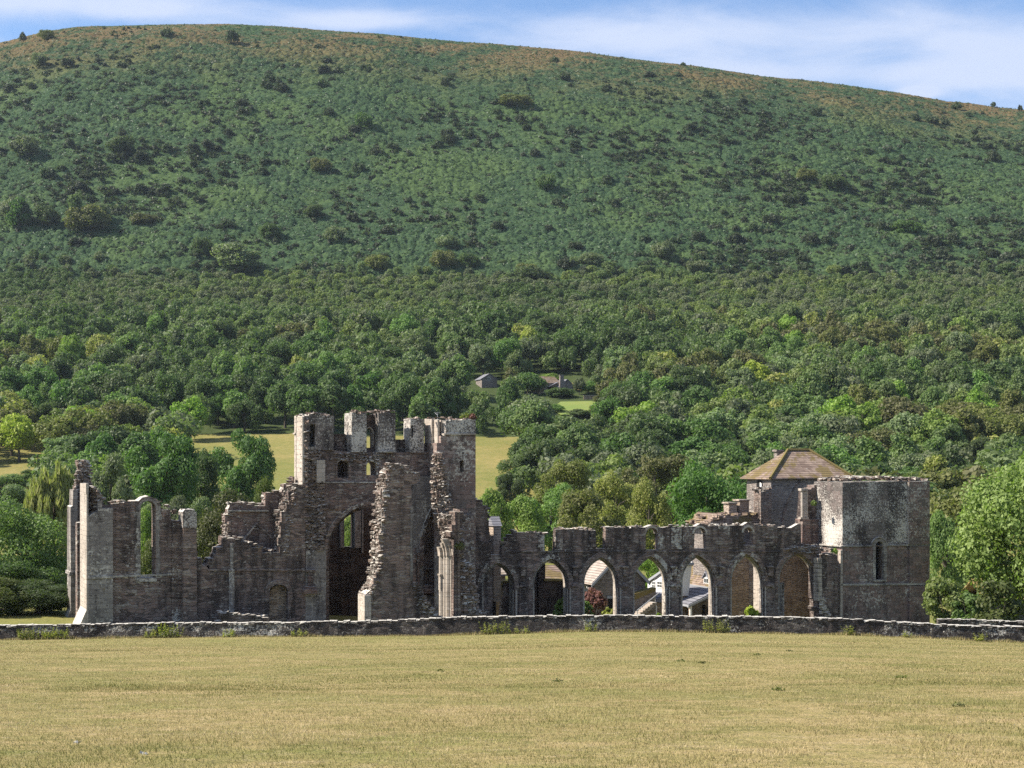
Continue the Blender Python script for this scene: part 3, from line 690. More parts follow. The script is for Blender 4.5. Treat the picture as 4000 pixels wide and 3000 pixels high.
mb.build('turret_shafts', M['ashlar_pale'], R)
mb = MB(); box(mb, 1798, 1813, 1797, 1845, 1.72, .1); mb.build('slit_back', M['dark'], R)
mb = MB(); slab(mb, [(1800, 2430), (1852, 2430), (1852, 2010), (1800, 2010)], -1.95, .25); box(mb, 1840, 1860, 2140, 2148, -2.05, .4); mb.build('angle_buttress', M['rubble_pale'], R)
mb = MB(); slab(mb, [(1858, BY), (1925, BY), (1922, 2110, .8), (1911, 2060, .6), (1905, 1992, .8), (1885, 1958, .6), (1858, 1944)], .6, 1.3); rubble_top(mb, [(1858, 1948), (1885, 1960), (1907, 1995), (1921, 2100)], .6, 1.2, 4); mb.build('aisle_stub', M['rubble_black'], R)
# crossing arch mouldings and the pier below
mb = MB(); ring(mb, 1278, 1610, 2160, 1972, 15, .06, .3, 40, 1.0); mb.build('hood_mould', M['rubble_pale'], R)
mb = MB(); ring(mb, 1286, 1602, 2160, 1984, 10, .75, .5, 300, 1.0); mb.build('inner_order', M['rubble_black'], R)
mb = MB(); slab(mb, [(1190, BY), (1272, BY), (1274, 2150), (1196, 2150)], .02, .2); mb.build('arch_pier', M['ashlar'], R)
mb = MB()
for a, b, c, d, e in ((1188, 1240, 2302, 2320, -.55), (1192, 1236, 2292, 2303, -.4), (1196, 1232, 2225, 2234, -.3), (1204, 1224, 2234, 2292, -.2)): box(mb, a, b, c, d, e, .8)
for q in (1208, 1214, 1220): shaft(mb, q, 2236, 2275, -.2, .07, 8)
mb.build('corbel', M['red'], R)
# the crossing behind: side walls, far wall with a lancet
mb = MB(); slab(mb, [(1150, BY), (1800, BY), (1800, 1890), (1150, 1890)], 10.2, 1.2, [[(1345, 2137), (1386, 2137), (1386, 1985), (1345, 1985)]]); mb.build('far_wall', M['rubble_shade'], R)
u0, _ = p2u(1240, 2000, .2); u1, _ = p2u(1735, 2000, .2)
mb = MB(); mbox(mb, u0 - 2.0, u0 - .6, 1.95, 10.15, -1, 8.4); mb.build('side_wall', M['rubble_shade'], R)
mb = MB(); mbox(mb, u1 - 1.0, u1 + .6, 1.95, 10.15, -1, 12); mb.build('side_wall', M['rubble'], R)
mb = MB(); box(mb, 1386, 1410, 1990, 2140, 9.95, .3); box(mb, 1414, 1420, 1990, 2160, 9.95, .3); box(mb, 1330, 1345, 2000, 2140, 9.95, .3); mb.build('window_surround', M['ashlar'], R)
# window rings on the belfry stage
mb = MB(); ring(mb, 1318, 1364, 1816, 1798, 6, .12, .4, 50); mb.mark(); ring(mb, 1432, 1472, 1820, 1803, 6, .12, .4, 36); mb.build('window_surround', M['rubble_pale'], R)
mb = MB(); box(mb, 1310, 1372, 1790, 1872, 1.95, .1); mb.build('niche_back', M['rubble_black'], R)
mb = MB(); box(mb, 1450, 1455, 1806, 1858, 1.5, .2); mb.build('window_mullion', M['ashlar_pale'], R)
mb = MB(); box(mb, 1262, 1540, 1882, 1887, .05, .2); box(mb, 1480, 1548, 1762, 1767, -.12, .4); mb.build('string_course', M['trim'], R)
# north-east stub: the broken slab of transept wall standing in front of the arch
mb = MB()
slab(mb, [(1428, BY), (1640, BY), (1690, 2430), (1700, 2418, 1), (1652, 2355, 1), (1630, 2290, .6), (1612, 2278), (1612, 2110), (1606, 1905, .6), (1640, 1860, .7), (1598, 1826, .6), (1560, 1812, .6), (1527, 1812, 1), (1508, 1850, 1), (1496, 1920, 1), (1492, 2040, 1), (1478, 2200, 1), (1452, 2300), (1428, 2322)], -5.4, 1.5, jit=.08)
mb.build('transept_stub', M['rubble'], R)
mb = MB()
rubble_face(mb, [(1508, 1530, 1815), (1478, 1512, 1880), (1470, 1505, 1960), (1452, 1500, 2040), (1458, 1495, 2110), (1446, 1490, 2200), (1432, 1478, 2280), (1410, 1452, 2312), (1412, 1440, 2330)], -5.5, -3.9, 260)
rubble_top(mb, [(1525, 1812), (1600, 1826), (1640, 1860)], -5.4, 1.4, 5)
rubble_face(mb, [(1600, 1622, 2280), (1610, 1665, 2350), (1630, 1725, 2420)], -5.5, -5.0, 120, 1.1)
mb.build('broken_masonry', M['core'], R)
mb = MB(); slab(mb, [(1424, BY), (1450, BY), (1450, 2325), (1424, 2325)], -5.6, 1.6); mb.build('angle_pilaster', M['ashlar_pale'], R)
mb = MB(); slab(mb, [(1490, 2060), (1500, 2060), (1500, 1990), (1490, 1990)], -5.44, .1); shaft(mb, 1608, 1980, 2270, -5.4, .10); mb.build('stub_shaft', M['ashlar'], R)
# side arch seen between the stub and the turret: clustered lit shafts and soffit
mb = MB(); slab(mb, [(1604, BY), (1724, BY), (1724, 1860), (1604, 1860)], -.1, .28, [arch(1655, 1760, 2150, 1960, 2330)]); mb.build('crossing_pier', M['ashlar'], R)
mb = MB(); ring(mb, 1655, 1730, 2150, 1990, 14, -.3, .25, 60); shaft(mb, 1618, 2140, 2290, -.5, .16); shaft(mb, 1634, 2160, 2290, -.4, .12); mb.build('arch_order', M['rubble_pale'], R)
mb = MB(); box(mb, 1658, 1716, 2300, 2318, -.7, .9); box(mb, 1662, 1712, 2286, 2302, -.55, .7); box(mb, 1668, 1706, 2222, 2230, -.5, .6); 
for q in (1680, 1688, 1696): shaft(mb, q, 2230, 2286, -.3, .08, 8)
mb.build('corbel', M['red'], R)
# north-west stub: rubble slope down from the turret and the springing of the lost arch
mb = MB(); slab(mb, [(1776, BY), (1846, BY), (1846, 2400, 1), (1830, 2300, 1), (1812, 2180, 1), (1812, 2000, 1), (1796, 1990, 1), (1770, 2050, 1), (1776, 2130)], -5.2, 1.5, jit=.08)
mb.build('transept_stub', M['rubble_black'], R)
mb = MB()
rubble_face(mb, [(1700, 1722, 1770), (1690, 1740, 1880), (1700, 1775, 2020), (1722, 1800, 2110), (1745, 1800, 2150)], -1.9, -2.6, 520)
rubble_face(mb, [(1712, 1796, 2010), (1722, 1800, 2080), (1738, 1800, 2150)], -2.8, -4.6, 260); rubble_face(mb, [(1770, 1800, 2060), (1780, 1812, 2250), (1785, 1830, 2420)], -5.3, -3.8, 260)
rubble_face(mb, [(1808, 1842, 2200), (1815, 1850, 2300), (1820, 1870, 2400)], -5.3, -5.2, 110, 1.3)
mb.build('broken_masonry', M['core'], R)
mb = MB(); slab(mb, [(1706, 1880), (1762, 2010), (1790, 2150), (1745, 2150), (1710, 2000), (1702, 1900)], -2.3, 1.0, jit=.1); slab(mb, [(1790, BY), (1800, BY), (1796, 2000), (1788, 2000)], -5.35, 1.7, jit=.03); mb.build('broken_backing', M['core'], R)
mb = MB()
for q, w, vv in ((1728, .26, -3.6), (1741, .2, -3.9), (1753, .24, -4.1), (1766, .2, -4.3), (1776, .2, -4.6)):
    shaft(mb, q, 2170, BY, vv, w)
    top_ = {1728: 34, 1741: 50, 1753: 66, 1766: 44, 1776: 26}[q]
    for k in range(9):
        t0, t1 = k / 9 * top_ / 62, (k + 1) / 9 * top_ / 62
        dx = lambda t: -15 * t * t; 
        ua, za = p2u(q + dx(t0), 2172 - 62 * t0, vv); ub, zb_ = p2u(q + dx(t1), 2172 - 62 * t1, vv)
        prism(mb, [(ua - w, za), (ua + w, za), (ub + w, zb_ + .02), (ub - w, zb_ + .02)], [], vv - w, 2 * w)
mb.build('respond_shafts', M['ashlar_pale'], R)
mb = MB(); slab(mb, [(1722, BY), (1782, BY), (1782, 2160), (1722, 2160)], -3.0, 1.4); mb.build('respond_backing', M['ashlar'], R)
mb = MB(); box(mb, 1718, 1732, 2243, 2249, -3.9, .5); box(mb, 1720, 1729, 2249, 2305, -3.8, .4); mb.build('respond_bracket', M['ashlar_pale'], R)
mb = MB(); slab(mb, [(1838, BY), (1902, BY), (1902, 2396, 1), (1840, 2386, 1)], -5.0, 1.8); rubble_top(mb, [(1840, 2388), (1900, 2396)], -5, 1.7, 5, 1.1); mb.build('wall_base', M['rubble_pale'], R)
mb = MB()
rubble_top(mb, [(1190, 1622), (1240, 1616), (1300, 1624)], 0, 2.0, 4); rubble_top(mb, [(1376, 1612), (1400, 1606), (1432, 1616)], 0, 1.8, 4); rubble_top(mb, [(1440, 1612), (1480, 1608), (1543, 1608)], 0.1, 1.8, 5)
rubble_top(mb, [(1603, 1637), (1654, 1636)], 0, 1.5, 4); rubble_top(mb, [(1690, 1636), (1740, 1634), (1856, 1641)], -1.6, 3, 2)
rubble_face(mb, [(1192, 1262, 1760), (1190, 1265, 1885), (1190, 1268, 2010), (1196, 1262, 2150)], -.02, .25, 420, .9)
rubble_face(mb, [(1182, 1200, 1640), (1182, 1200, 2060)], -.05, .4, 110, .8)
rubble_face(mb, [(1300, 1500, 1768), (1290, 1500, 1800)], .15, .15, 70, .6)
mb.build('broken_masonry', M['core'], R)
# ------------------------------------------------------------------ 4 nave arcade
R = thing('nave_arcade', base_of(2500), 'long nave wall of seven pointed arches with broken lancets above, joining the two towers', 'ruin')
AR = [(1888, 2004, 2285, 2206), (2087, 2216, 2280, 2190), (2283, 2412, 2277, 2184), (2478, 2604, 2274, 2180), (2666, 2786, 2272, 2176), (2858, 2978, 2270, 2172)]
BIG = (3046, 3186, 2262, 2166)
AV, AT = 0.0, 1.3
lan = [[(2711, 2143), (2713, 2085), (2722, 2068), (2735, 2061), (2750, 2068), (2757, 2085), (2759, 2143)], [(2904, 2130), (2906, 2080), (2916, 2063), (2930, 2059), (2941, 2078), (2942, 2130)],
       [(2522, 2148), (2523, 2085), (2532, 2069), (2546, 2061), (2561, 2069), (2570, 2085), (2570, 2148)]]
mb = MB(); holes = [arch(a - 6, b + 6, c, d - 8, 2474) for a, b, c, d in AR] + [arch(BIG[0] - 6, BIG[1] + 6, BIG[2], BIG[3] - 6, 2474)]
top = [(3198, 2162, .8), (3150, 2145, .5), (3130, 2140), (3128, 2052, .4), (3118, 2046), (3090, 2062, .6), (2985, 2052), (2950, 2052), (2938, 2043), (2920, 2040), (2900, 2052, .5), (2765, 2053), (2752, 2046), (2735, 2045), (2716, 2056, .5), (2567, 2060), (2558, 2052), (2545, 2050), (2530, 2056), (2520, 2060, .6), (2400, 2058, .6), (2366, 2066), (2364, 2142), (2329, 2143), (2327, 2072, .6), (2260, 2064, .6), (2171, 2066), (2168, 2154), (2128, 2154), (2126, 2090), (2112, 2080, .6), (2005, 2076, 1), (1980, 2100, 1), (1962, 2130), (1958, 2166, .5), (1918, 2170), (1910, 2120), (1860, 2110)]
slab(mb, [(1860, BY), (3198, BY)] + top, AV, .5, holes + lan)
mb.build('wall', M['rubble_black'], R)
mb = MB(); holes2 = [arch(a, b, c, d, 2474) for a, b, c, d in AR] + [arch(*BIG, 2474)]
slab(mb, [(1862, BY), (3196, BY), (3196, 2150), (3120, 2150), (2300, 2160), (1862, 2172)], AV + .5, AT - .5, holes2); mb.build('inner_wall', M['ashlar_pale'], R)
sh = lambda pts, d: [(x, y) for x, y in pts]
mb = MB(); slab(mb, [(1865, 2171)] + [(3122, 2149)] + [p for p in top if p[0] <= 3120], AV + .5, .2, lan, .03); mb.build('clerestory_wall', M['rubble_black'], R)
for i, (a, b, c, d) in enumerate(AR):
    mb = MB(); ring(mb, a - 6, b + 6, c, d - 8, 17, AV - .05, .25, 22, 1.15); mb.build('arch_ring', M['rubble_pale'], R)
    mb = MB(); ring(mb, a, b, c, d, 7, AV + .3, .5, 190, 1.1); mb.build('inner_order', M['ashlar'], R)
    mb = MB(); shaft(mb, b + 3, c + 20, BY, AV + .25, .10); shaft(mb, b + 12, c + 20, BY, AV + .02, .09); mb.mark(); shaft(mb, a - 4, c + 20, BY, AV + .25, .09); mb.build('jamb_shafts', M['ashlar_pale'], R)
    pc = b + (AR[i + 1][0] - b) / 2 if i < 5 else (b + BIG[0]) / 2
    mb = MB(); box(mb, pc - 12, pc + 12, 2212, 2218, -.3, .4); box(mb, pc - 9, pc + 9, 2218, 2250, -.2, .3); mb.mark(); box(mb, pc - 13, pc + 13, 2286, 2292, -.32, .4); box(mb, pc - 10, pc + 10, 2278, 2287, -.22, .3); mb.build('corbel', M['rubble_pale'], R)
    mb = MB(); slab(mb, [(pc - 18, BY), (pc + 18, BY), (pc + 16, 2292), (pc - 16, 2292)], -.10, .14); mb.build('pier_face', M['rubble'], R)
mb = MB(); ring(mb, BIG[0] - 6, BIG[1] + 6, BIG[2], BIG[3] - 6, 14, AV - .04, .3, 30); mb.build('arch_ring', M['rubble'], R)
mb = MB(); ring(mb, *BIG, 8, AV + .3, .4, 200); 
for q, vv in ((BIG[1] - 4, .9), (BIG[1] + 4, .3), (BIG[1] + 12, .1), (BIG[0] - 6, .2), (BIG[0] + 3, .5), (BIG[0] + 12, .9)): shaft(mb, q, 2275, BY, vv, .12)
mb.build('inner_order', M['ashlar'], R)
mb = MB()
for x0, x1, y0, y1 in ((2170, 2196, 2068, 2152), (2306, 2328, 2075, 2142), (2365, 2394, 2068, 2140), (2106, 2127, 2090, 2154), (2500, 2522, 2068, 2146), (2571, 2592, 2066, 2146), (2622, 2662, 2062, 2146), (2808, 2850, 2056, 2138), (2994, 3036, 2056, 2132)):
    y = y0; mb.mark()
    while y < y1 - 6:
        hh = rnd.uniform(12, 22); e = rnd.uniform(-4, 5); box(mb, x0 - (e if x0 in (2306, 2106, 2500) else 0), x1 + (e if x0 in (2170, 2365, 2571) else 0), y, min(y1, y + hh) - 1, -.06, .2); y += hh
mb.build('window_dressings', M['rubble_pale'], R)
mb = MB(); ring(mb, 2523, 2570, 2085, 2061, 7, -.04, .7, 0); mb.mark(); ring(mb, 2712, 2758, 2085, 2061, 7, -.04, .7, 0); mb.mark(); ring(mb, 2905, 2941, 2080, 2059, 7, -.04, .7, 0); mb.build('window_head', M['ashlar_pale'], R)
mb = MB(); 
for p0, p1 in (((2005, 2076), (2130, 2084)), ((2168, 2064), (2330, 2070)), ((2362, 2064), (2520, 2058)), ((2565, 2058), (2715, 2054)), ((2765, 2051), (2900, 2050)), ((2945, 2050), (3090, 2060)), ((1960, 2140), (2000, 2080))): rubble_top(mb, [p0, p1], 0, .7, 5, .9)
rubble_top(mb, [(3070, 2150), (3130, 2138), (3200, 2142), (3262, 2160)], -.2, 1.4, 9, 1.1, .12); rubble_face(mb, [(3080, 3195, 2135), (3070, 3200, 2160)], -.1, .1, 120, 1.0)
mb.build('broken_masonry', M['core'], R)
mb = MB(); box(mb, 1990, 3050, 2152, 2158, -.07, .1); mb.build('string_course', M['rubble_black'], R)
# aisle beyond the arches
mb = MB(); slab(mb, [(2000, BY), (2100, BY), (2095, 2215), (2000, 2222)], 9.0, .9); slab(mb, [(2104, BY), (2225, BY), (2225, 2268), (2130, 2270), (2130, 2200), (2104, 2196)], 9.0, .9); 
slab(mb, [(1860, BY), (1938, BY), (1938, 2200), (1860, 2200)], 8.0, .9); mb.build('aisle_wall', M['rubble_shade'], R)
mb = MB(); box(mb, 2126, 2226, 2262, 2270, 8.9, 1.1); mb.build('mossy_coping', M['moss'], R)
mb = MB(); slab(mb, [(2832, BY), (2925, BY), (2925, 2150), (2880, 2150), (2832, 2206)], 9.0, 1.0); slab(mb, [(3020, BY), (3200, BY), (3200, 2150), (3020, 2150)], 6.0, 1.0); mb.build('aisle_wall', M['redlow'], R)
mb = MB(); slab(mb, [(2828, 2205), (2880, 2150), (2886, 2156), (2832, 2216)], 8.8, 1.4); mb.build('mossy_coping', M['moss'], R)
mb = MB(); slab(mb, [(2972, BY), (3010, BY), (3010, 2150), (2972, 2150)], 3.2, 1.2); mb.build('aisle_wall', M['ashlar_pale'], R)
# the tall pier standing between arcade and west tower, with its shafted window jamb
mb = MB(); slab(mb, [(3130, 2160), (3206, 2160), (3206, 1890, .6), (3175, 1905, .8), (3150, 1922)], 3.9, 1.2); mb.build('upper_pier', M['rubble_black'], R)
mb = MB(); 
for q in (3134, 3142, 3150): shaft(mb, q, 1916, 2020, 3.8, .13)
box(mb, 3128, 3160, 2020, 2028, 3.6, .5); box(mb, 3130, 3156, 1908, 1918, 3.6, .5); mb.build('window_shafts', M['ashlar_pale'], R)
mb = MB(); slab(mb, [(3132, 2160), (3205, 2160), (3205, 2028), (3136, 2028)], 3.6, 1.2); mb.build('pier_base', M['red'], R)
mb = MB(); slab(mb, [(3210, BY), (3274, BY), (3272, 2168, .5), (3205, 2168), (3205, 2330, .6)], -.9, 1.8); rubble_top(mb, [(3205, 2170), (3270, 2168)], -.9, 1.7, 5); mb.build('end_pier', M['rubble_black'], R)
mb = MB(); 
y = 2180
while y < 2330: hh = rnd.uniform(12, 24); box(mb, 3194, 3211, y, y + hh - 2, -.95, .6); y += hh
rubble_face(mb, [(3204, 3212, 2330), (3210, 3250, 2425)], -.95, -.9, 40, .9); mb.build('end_pier_quoins', M['ashlar_pale'], R)

# ------------------------------------------------------------------ 5 west tower
R = thing('west_tower', base_of(3450), 'square unroofed west tower of pale stone with one tall dark lancet', 'tower')
mb = MB(); lw = arch(3421, 3452, 2130, 2115, 2266)
TT = 4.3
def twr(mb, y0a, y0b, y1a, y1b, v=0.0, holes=()):
    return slab(mb, [(3290, y1a), (3632, y1b), (3632, y0b), (3290, y0a)], v, TT, holes)
mb = MB(); twr(mb, 2284, 2281, BY, BY, -.12); mb.build('base_stage', M['tower'], R)
mb = MB(); twr(mb, 2134, 2128, 2284, 2281, 0, [[(3421, 2266), (3421, 2134), (3452, 2134), (3452, 2266)], [(3592, 2265), (3597, 2265), (3597, 2222), (3592, 2222)]]); mb.build('middle_stage', M['tower'], R)
mb = MB(); slab(mb, [(3291, 2134), (3421, 2133), (3424, 2122), (3430, 2116), (3437, 2114), (3444, 2116), (3450, 2122), (3452, 2132), (3631, 2128), (3631, 1878), (3291, 1884)], .03, TT - .06); mb.build('top_stage', M['tower_white'], R)
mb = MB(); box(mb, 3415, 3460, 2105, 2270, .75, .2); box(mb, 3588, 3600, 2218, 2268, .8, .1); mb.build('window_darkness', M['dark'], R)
mb = MB(); ring(mb, 3421, 3452, 2132, 2114, 13, -.04, .5, 8); ring(mb, 3408, 3465, 2134, 2101, 4, -.12, .3, 0); mb.build('window_head', M['ashlar'], R)
mb = MB()
for x0, x1 in ((3411, 3421), (3452, 3464)):
    y = 2140
    while y < 2262: hh = rnd.uniform(14, 24); box(mb, x0, x1, y, min(2264, y + hh) - 1, -.05, .3); y += hh
slab(mb, [(3410, 2272), (3464, 2272), (3464, 2265), (3410, 2265)], -.14, .6); mb.build('window_surround', M['ashlar'], R)
mb = MB(); slab(mb, [(3286, 2137), (3404, 2135), (3404, 2130), (3286, 2132)], -.12, TT + .3); slab(mb, [(3470, 2133), (3636, 2131), (3636, 2126), (3470, 2128)], -.12, .3); slab(mb, [(3284, 2288), (3638, 2285), (3638, 2278), (3284, 2281)], -.2, TT + .4); mb.build('string_course', M['trim'], R)
mb = MB(); slab(mb, [(3553, BY), (3632, BY), (3632, 2290), (3553, 2290)], -.32, .25); slab(mb, [(3553, 2278), (3632, 2277), (3632, 2134), (3553, 2135)], -.2, .22); slab(mb, [(3553, 2126), (3632, 2125), (3632, 1880), (3553, 1882)], -.2, .24); mb.build('angle_buttress', M['tower'], R)
mb = MB(); box(mb, 3549, 3553, 1884, 2126, -.14, .2); mb.build('drip_line', M['ashlar_pale'], R)
mb = MB(); slab(mb, [(3282, BY), (3292, BY), (3292, 2150), (3284, 2150)], -.2, .4); mb.build('corner_quoins', M['ashlar_pale'], R)
mb = MB(); rubble_top(mb, [(3292, 1879), (3400, 1873), (3500, 1871), (3560, 1876), (3630, 1877)], .05, TT - .1, 5.2, 1.35, .09); mb.build('loose_slabs', M['core'], R)
# ------------------------------------------------------------------ houses
def side(s, d, z): return uv2w(d, -s, z)          # frame for pieces lying in the left-hand (u = const) faces
def p2side(px, py, u):
    k = (px - 2000) / F; v = (u * CA - k * (Y0 + u * SA)) / (SA + k * CA)
    return -v, EYE + (HZ - py) / F * (Y0 + u * SA + v * CA)
def sslab(mb, pts, u, t): return prism(mb, [p2side(a, b, u) for a, b in pts], [], u, t, 0, side)
def frame(ox, oy, oz, ang):
    c, s = math.cos(ang), math.sin(ang)
    return lambda u, v, z: (ox + u * c - v * s, oy + u * s + v * c, oz + z)
def rect(u0, u1, z0, z1): return [(u0, z0), (u1, z0), (u1, z1), (u0, z1)]
def sash(root, fr, u, z, w, h, v, cols=2, rows=2, name='window', sidef=None):
    """window: frame with bars, glass behind"""
    mb = MB(); b = .07
    hl = [rect(u + b + (w - 2 * b) * i / cols + (.02 if i else 0), u + b + (w - 2 * b) * (i + 1) / cols - (.02 if i < cols - 1 else 0), z + b + (h - 2 * b) * j / rows + (.02 if j else 0), z + b + (h - 2 * b) * (j + 1) / rows - (.02 if j < rows - 1 else 0)) for i in range(cols) for j in range(rows)]
    prism(mb, rect(u, u + w, z, z + h), hl, v, .07, 0, fr); f = mb.build(name, M['white'], root)
    mb = MB(); prism(mb, rect(u + .03, u + w - .03, z + .03, z + h - .03), [], v + .045, .01, 0, fr); mb.build('pane', M['glass'], f)
    return f
def gable_house(name, label, fr, w, L, he, ha, wallm, roofm, over=.3, barge=None, cat='house', chim=None, wins=(), swins=(), group=None):
    root = thing(name, fr(w / 2, L / 2, 0), label, cat, group)
    mb = MB(); prism(mb, [(0, -1.5), (w, -1.5), (w, he), (w / 2, ha), (0, he)], [], 0, L, 0, fr); mb.build('wall', wallm, root)
    sl = (ha - he) / (w / 2); th = .16
    mb = MB()
    prism(mb, [(-over, he - over * sl + .03), (w / 2, ha + .03), (w / 2, ha + .03 + th), (-over, he - over * sl + .03 + th)], [], -over * .8, L + over * 1.6, 0, fr)
    prism(mb, [(w + over, he - over * sl + .03), (w + over, he - over * sl + .03 + th), (w / 2 + .003, ha + .03 + th), (w / 2 + .003, ha + .03)], [], -over * .8, L + over * 1.6, 0, fr)
    rf = mb.build('roof', roofm, root)
    if barge:
        mb = MB()
        prism(mb, [(-over - .05, he - over * sl - .22), (w / 2, ha - .2), (w + over + .05, he - over * sl - .22), (w + over + .05, he - over * sl + .06), (w / 2, ha + .08), (-over - .05, he - over * sl + .06)], [], -over * .8 - .06, .05, 0, fr); mb.build('bargeboard', barge, root)
    if chim:
        cu, cv, cw, ch = chim; mb = MB(); prism(mb, rect(cu, cu + cw, ha - 1.2, ha + ch), [], cv, cw, 0, fr); prism(mb, rect(cu - .1, cu + cw + .1, ha + ch, ha + ch + .15), [], cv - .1, cw + .2, 0, fr)
        mb.build('chimney', wallm, rf)
    for q in wins: sash(root, fr, *q)
    return root
# 6 prior's lodging with the hipped roof, behind the arcade
R = thing('lodging_tower', base_of(3120, 18), 'stone lodging with hipped mossy tile roof rising behind the arcade', 'house')
LV, LD = 16.0, 4.4
mb = MB(); slab(mb, [(3012, BY), (3330, BY), (3330, 1868), (3012, 1868)], LV, LD); mb.build('wall', M['cottage'], R)
A = p2w(3008, 1868, LV - .25); B = p2w(3338, 1864, LV - .25)
uA, zA = p2u(3008, 1868, LV - .25); uB, zB = p2u(3338, 1866, LV - .25); zE = zA; rv = LV + 2.6
C_ = uv2w(uA - .25, LV + LD + .35, zE); D = uv2w(uB, LV + LD + .35, zE); A = uv2w(uA, LV - .3, zE); B = uv2w(uB, LV - .3, zE)
R1 = p2w(3078, 1757, rv); R2 = p2w(3160, 1757, rv)
mb = MB(); low = [(p[0], p[1], p[2] - .12) for p in (A, B, D, C_)]
mb.add([A, B, D, C_, R1, R2] + low, [(0, 1, 5, 4), (1, 2, 5), (2, 3, 4, 5), (3, 0, 4), (6, 7, 1, 0), (7, 8, 2, 1), (8, 9, 3, 2), (9, 6, 0, 3), (9, 8, 7, 6)]); rf = mb.build('roof', M['tile_mossy'], R)
def tube(mb, P, r, n=6):
    P = [Vector(p) for p in P]; V = []; Fc = []
    for i, p in enumerate(P):
        d = (P[min(i + 1, len(P) - 1)] - P[max(i - 1, 0)]).normalized(); a = d.cross(Vector((0, 0, 1)) if abs(d.z) < .9 else Vector((1, 0, 0))).normalized(); b = d.cross(a)
        rr = r[i] if isinstance(r, (list, tuple)) else r
        for k in range(n): t = 2 * math.pi * k / n; V.append(p + a * (rr * math.cos(t)) + b * (rr * math.sin(t)))
    for i in range(len(P) - 1):
        for k in range(n): q = i * n; Fc.append((q + k, q + (k + 1) % n, q + n + (k + 1) % n, q + n + k))
    Fc.append(tuple(range(n - 1, -1, -1))); m = (len(P) - 1) * n; Fc.append(tuple(range(m, m + n)))
    return mb.add([tuple(v) for v in V], Fc)
mb = MB(); tube(mb, [A, R1], .16); tube(mb, [B, R2], .16); tube(mb, [R1, R2], .15); mb.build('ridge_tiles', M['moss'], rf)
mb = MB(); slab(mb, [(3036, 1800), (3060, 1800), (3060, 1764), (3036, 1764)], rv + .8, .6); slab(mb, [(3033, 1764), (3063, 1764), (3063, 1756), (3033, 1756)], rv + .7, .8); mb.build('chimney', M['cottage'], rf)
uL = p2u(3012, 1900, LV)[0]
mb = MB(); sa = [p2side(x, y, uL - .05) for x, y in [(2955, 2000), (2978, 2006), (2978, 1890), (2972, 1874), (2966, 1870), (2958, 1876), (2955, 1892)]]; prism(mb, sa, [], uL - .05, .2, 0, side); mb.build('window_recess', M['dark'], R)
mb = MB(); sa = [p2side(x, y, uL - .1) for x, y in [(2968, 1910), (2974, 1910), (2974, 1890), (2968, 1884)]]; prism(mb, sa, [], uL - .1, .06, 0, side); mb.build('window', M['white'], R)
mb = MB(); prism(mb, [p2side(x, y, uL - .12) for x, y in [(2908, 2000), (2955, 2005), (2955, 1998), (2908, 1993)]], [], uL - .12, .2, 0, side); mb.build('string_course', M['ashlar_pale'], R)
mb = MB(); slab(mb, [(3052, 2060), (3060, 2000), (3075, 1950), (3100, 1900), (3125, 1874), (3130, 1878), (3106, 1905), (3082, 1952), (3067, 2002), (3058, 2060)], LV - .08, .1); mb.build('vault_scar', M['rubble_black'], R)
mb = MB(); slab(mb, [(2972, BY), (3014, BY), (3014, 1905, .8), (2990, 1920, .8), (2972, 1915)], LV - 2.0, 1.2, jit=.08); rubble_top(mb, [(2968, 1915), (3012, 1900)], LV - 2.1, 1.4, 8); mb.build('broken_wall_end', M['core'], R)
R = thing('farm_roof_block', base_of(2850, 13), 'low lodging range with mossy broken roof, left of the hipped roof', 'house')
mb = MB(); slab(mb, [(2790, BY), (2975, BY), (2975, 2056), (2790, 2056)], 15.2, 4.0); mb.build('wall', M['cottage'], R)
mb = MB(); slab(mb, [(2768, 2056), (2985, 2056), (2980, 2006, .7), (2900, 2014, .7), (2830, 2012, .7), (2800, 2020, .7)], 14.6, 4.6, jit=.2)
rubble_top(mb, [(2775, 2050), (2810, 2018), (2880, 2012), (2985, 2010)], 14.5, 4, 4, 1.4); mb.build('roof', M['tile_mossy'], R)
for x0, x1, y0, w in ((2848, 2878, 1968, 1.0), (2890, 2926, 1957, 1.0)):
    mb = MB(); slab(mb, [(x0, 2040), (x1, 2040), (x1, y0), (x0, y0)], 16, w); slab(mb, [(x0 - 3, y0), (x1 + 3, y0), (x1 + 3, y0 - 6), (x0 - 3, y0 - 6)], 15.9, w + .2); mb.build('chimney', M['cottage_warm'], R)

# 7 farm buildings seen through the arches
def pfr(px, v, zbase):                                # building frame with its near left corner under photo column px
    u, _ = p2u(px, 2400, v); return lambda a, b, z: uv2w(u + a, v + b, zbase + z)
GZ = -2.7
def pz(px, py, v): return p2u(px, py, v)[1] - GZ
w_ = p2u(2521, 2270, 14)[0] - p2u(2320, 2270, 14)[0]
gr = gable_house('farm_cottage', 'stone cottage with grey bargeboards behind the third and fourth arches', pfr(2320, 14, GZ), w_, 7, pz(2320, 2272, 14), pz(2418, 2160, 14), M['cottage'], M['tile_pale'], barge=M['greywood'])
mb = MB(); slab(mb, [(2372, 2338), (2412, 2338), (2412, 2328), (2372, 2328)], 13.95, .2); mb.build('lintel', M['greywood'], gr)
mb = MB(); box(mb, 2376, 2408, 2338, 2420, 13.97, .1); mb.build('doorway', M['dark'], gr)
uq = p2u(2320, 2300, 14)[0]; sA = p2side(2293, 2322, uq - .05); sB = p2side(2279, 2282, uq - .05)
sash(gr, side, min(sA[0], sB[0]), sA[1], abs(sB[0] - sA[0]), sB[1] - sA[1], uq - .06, 2, 3)
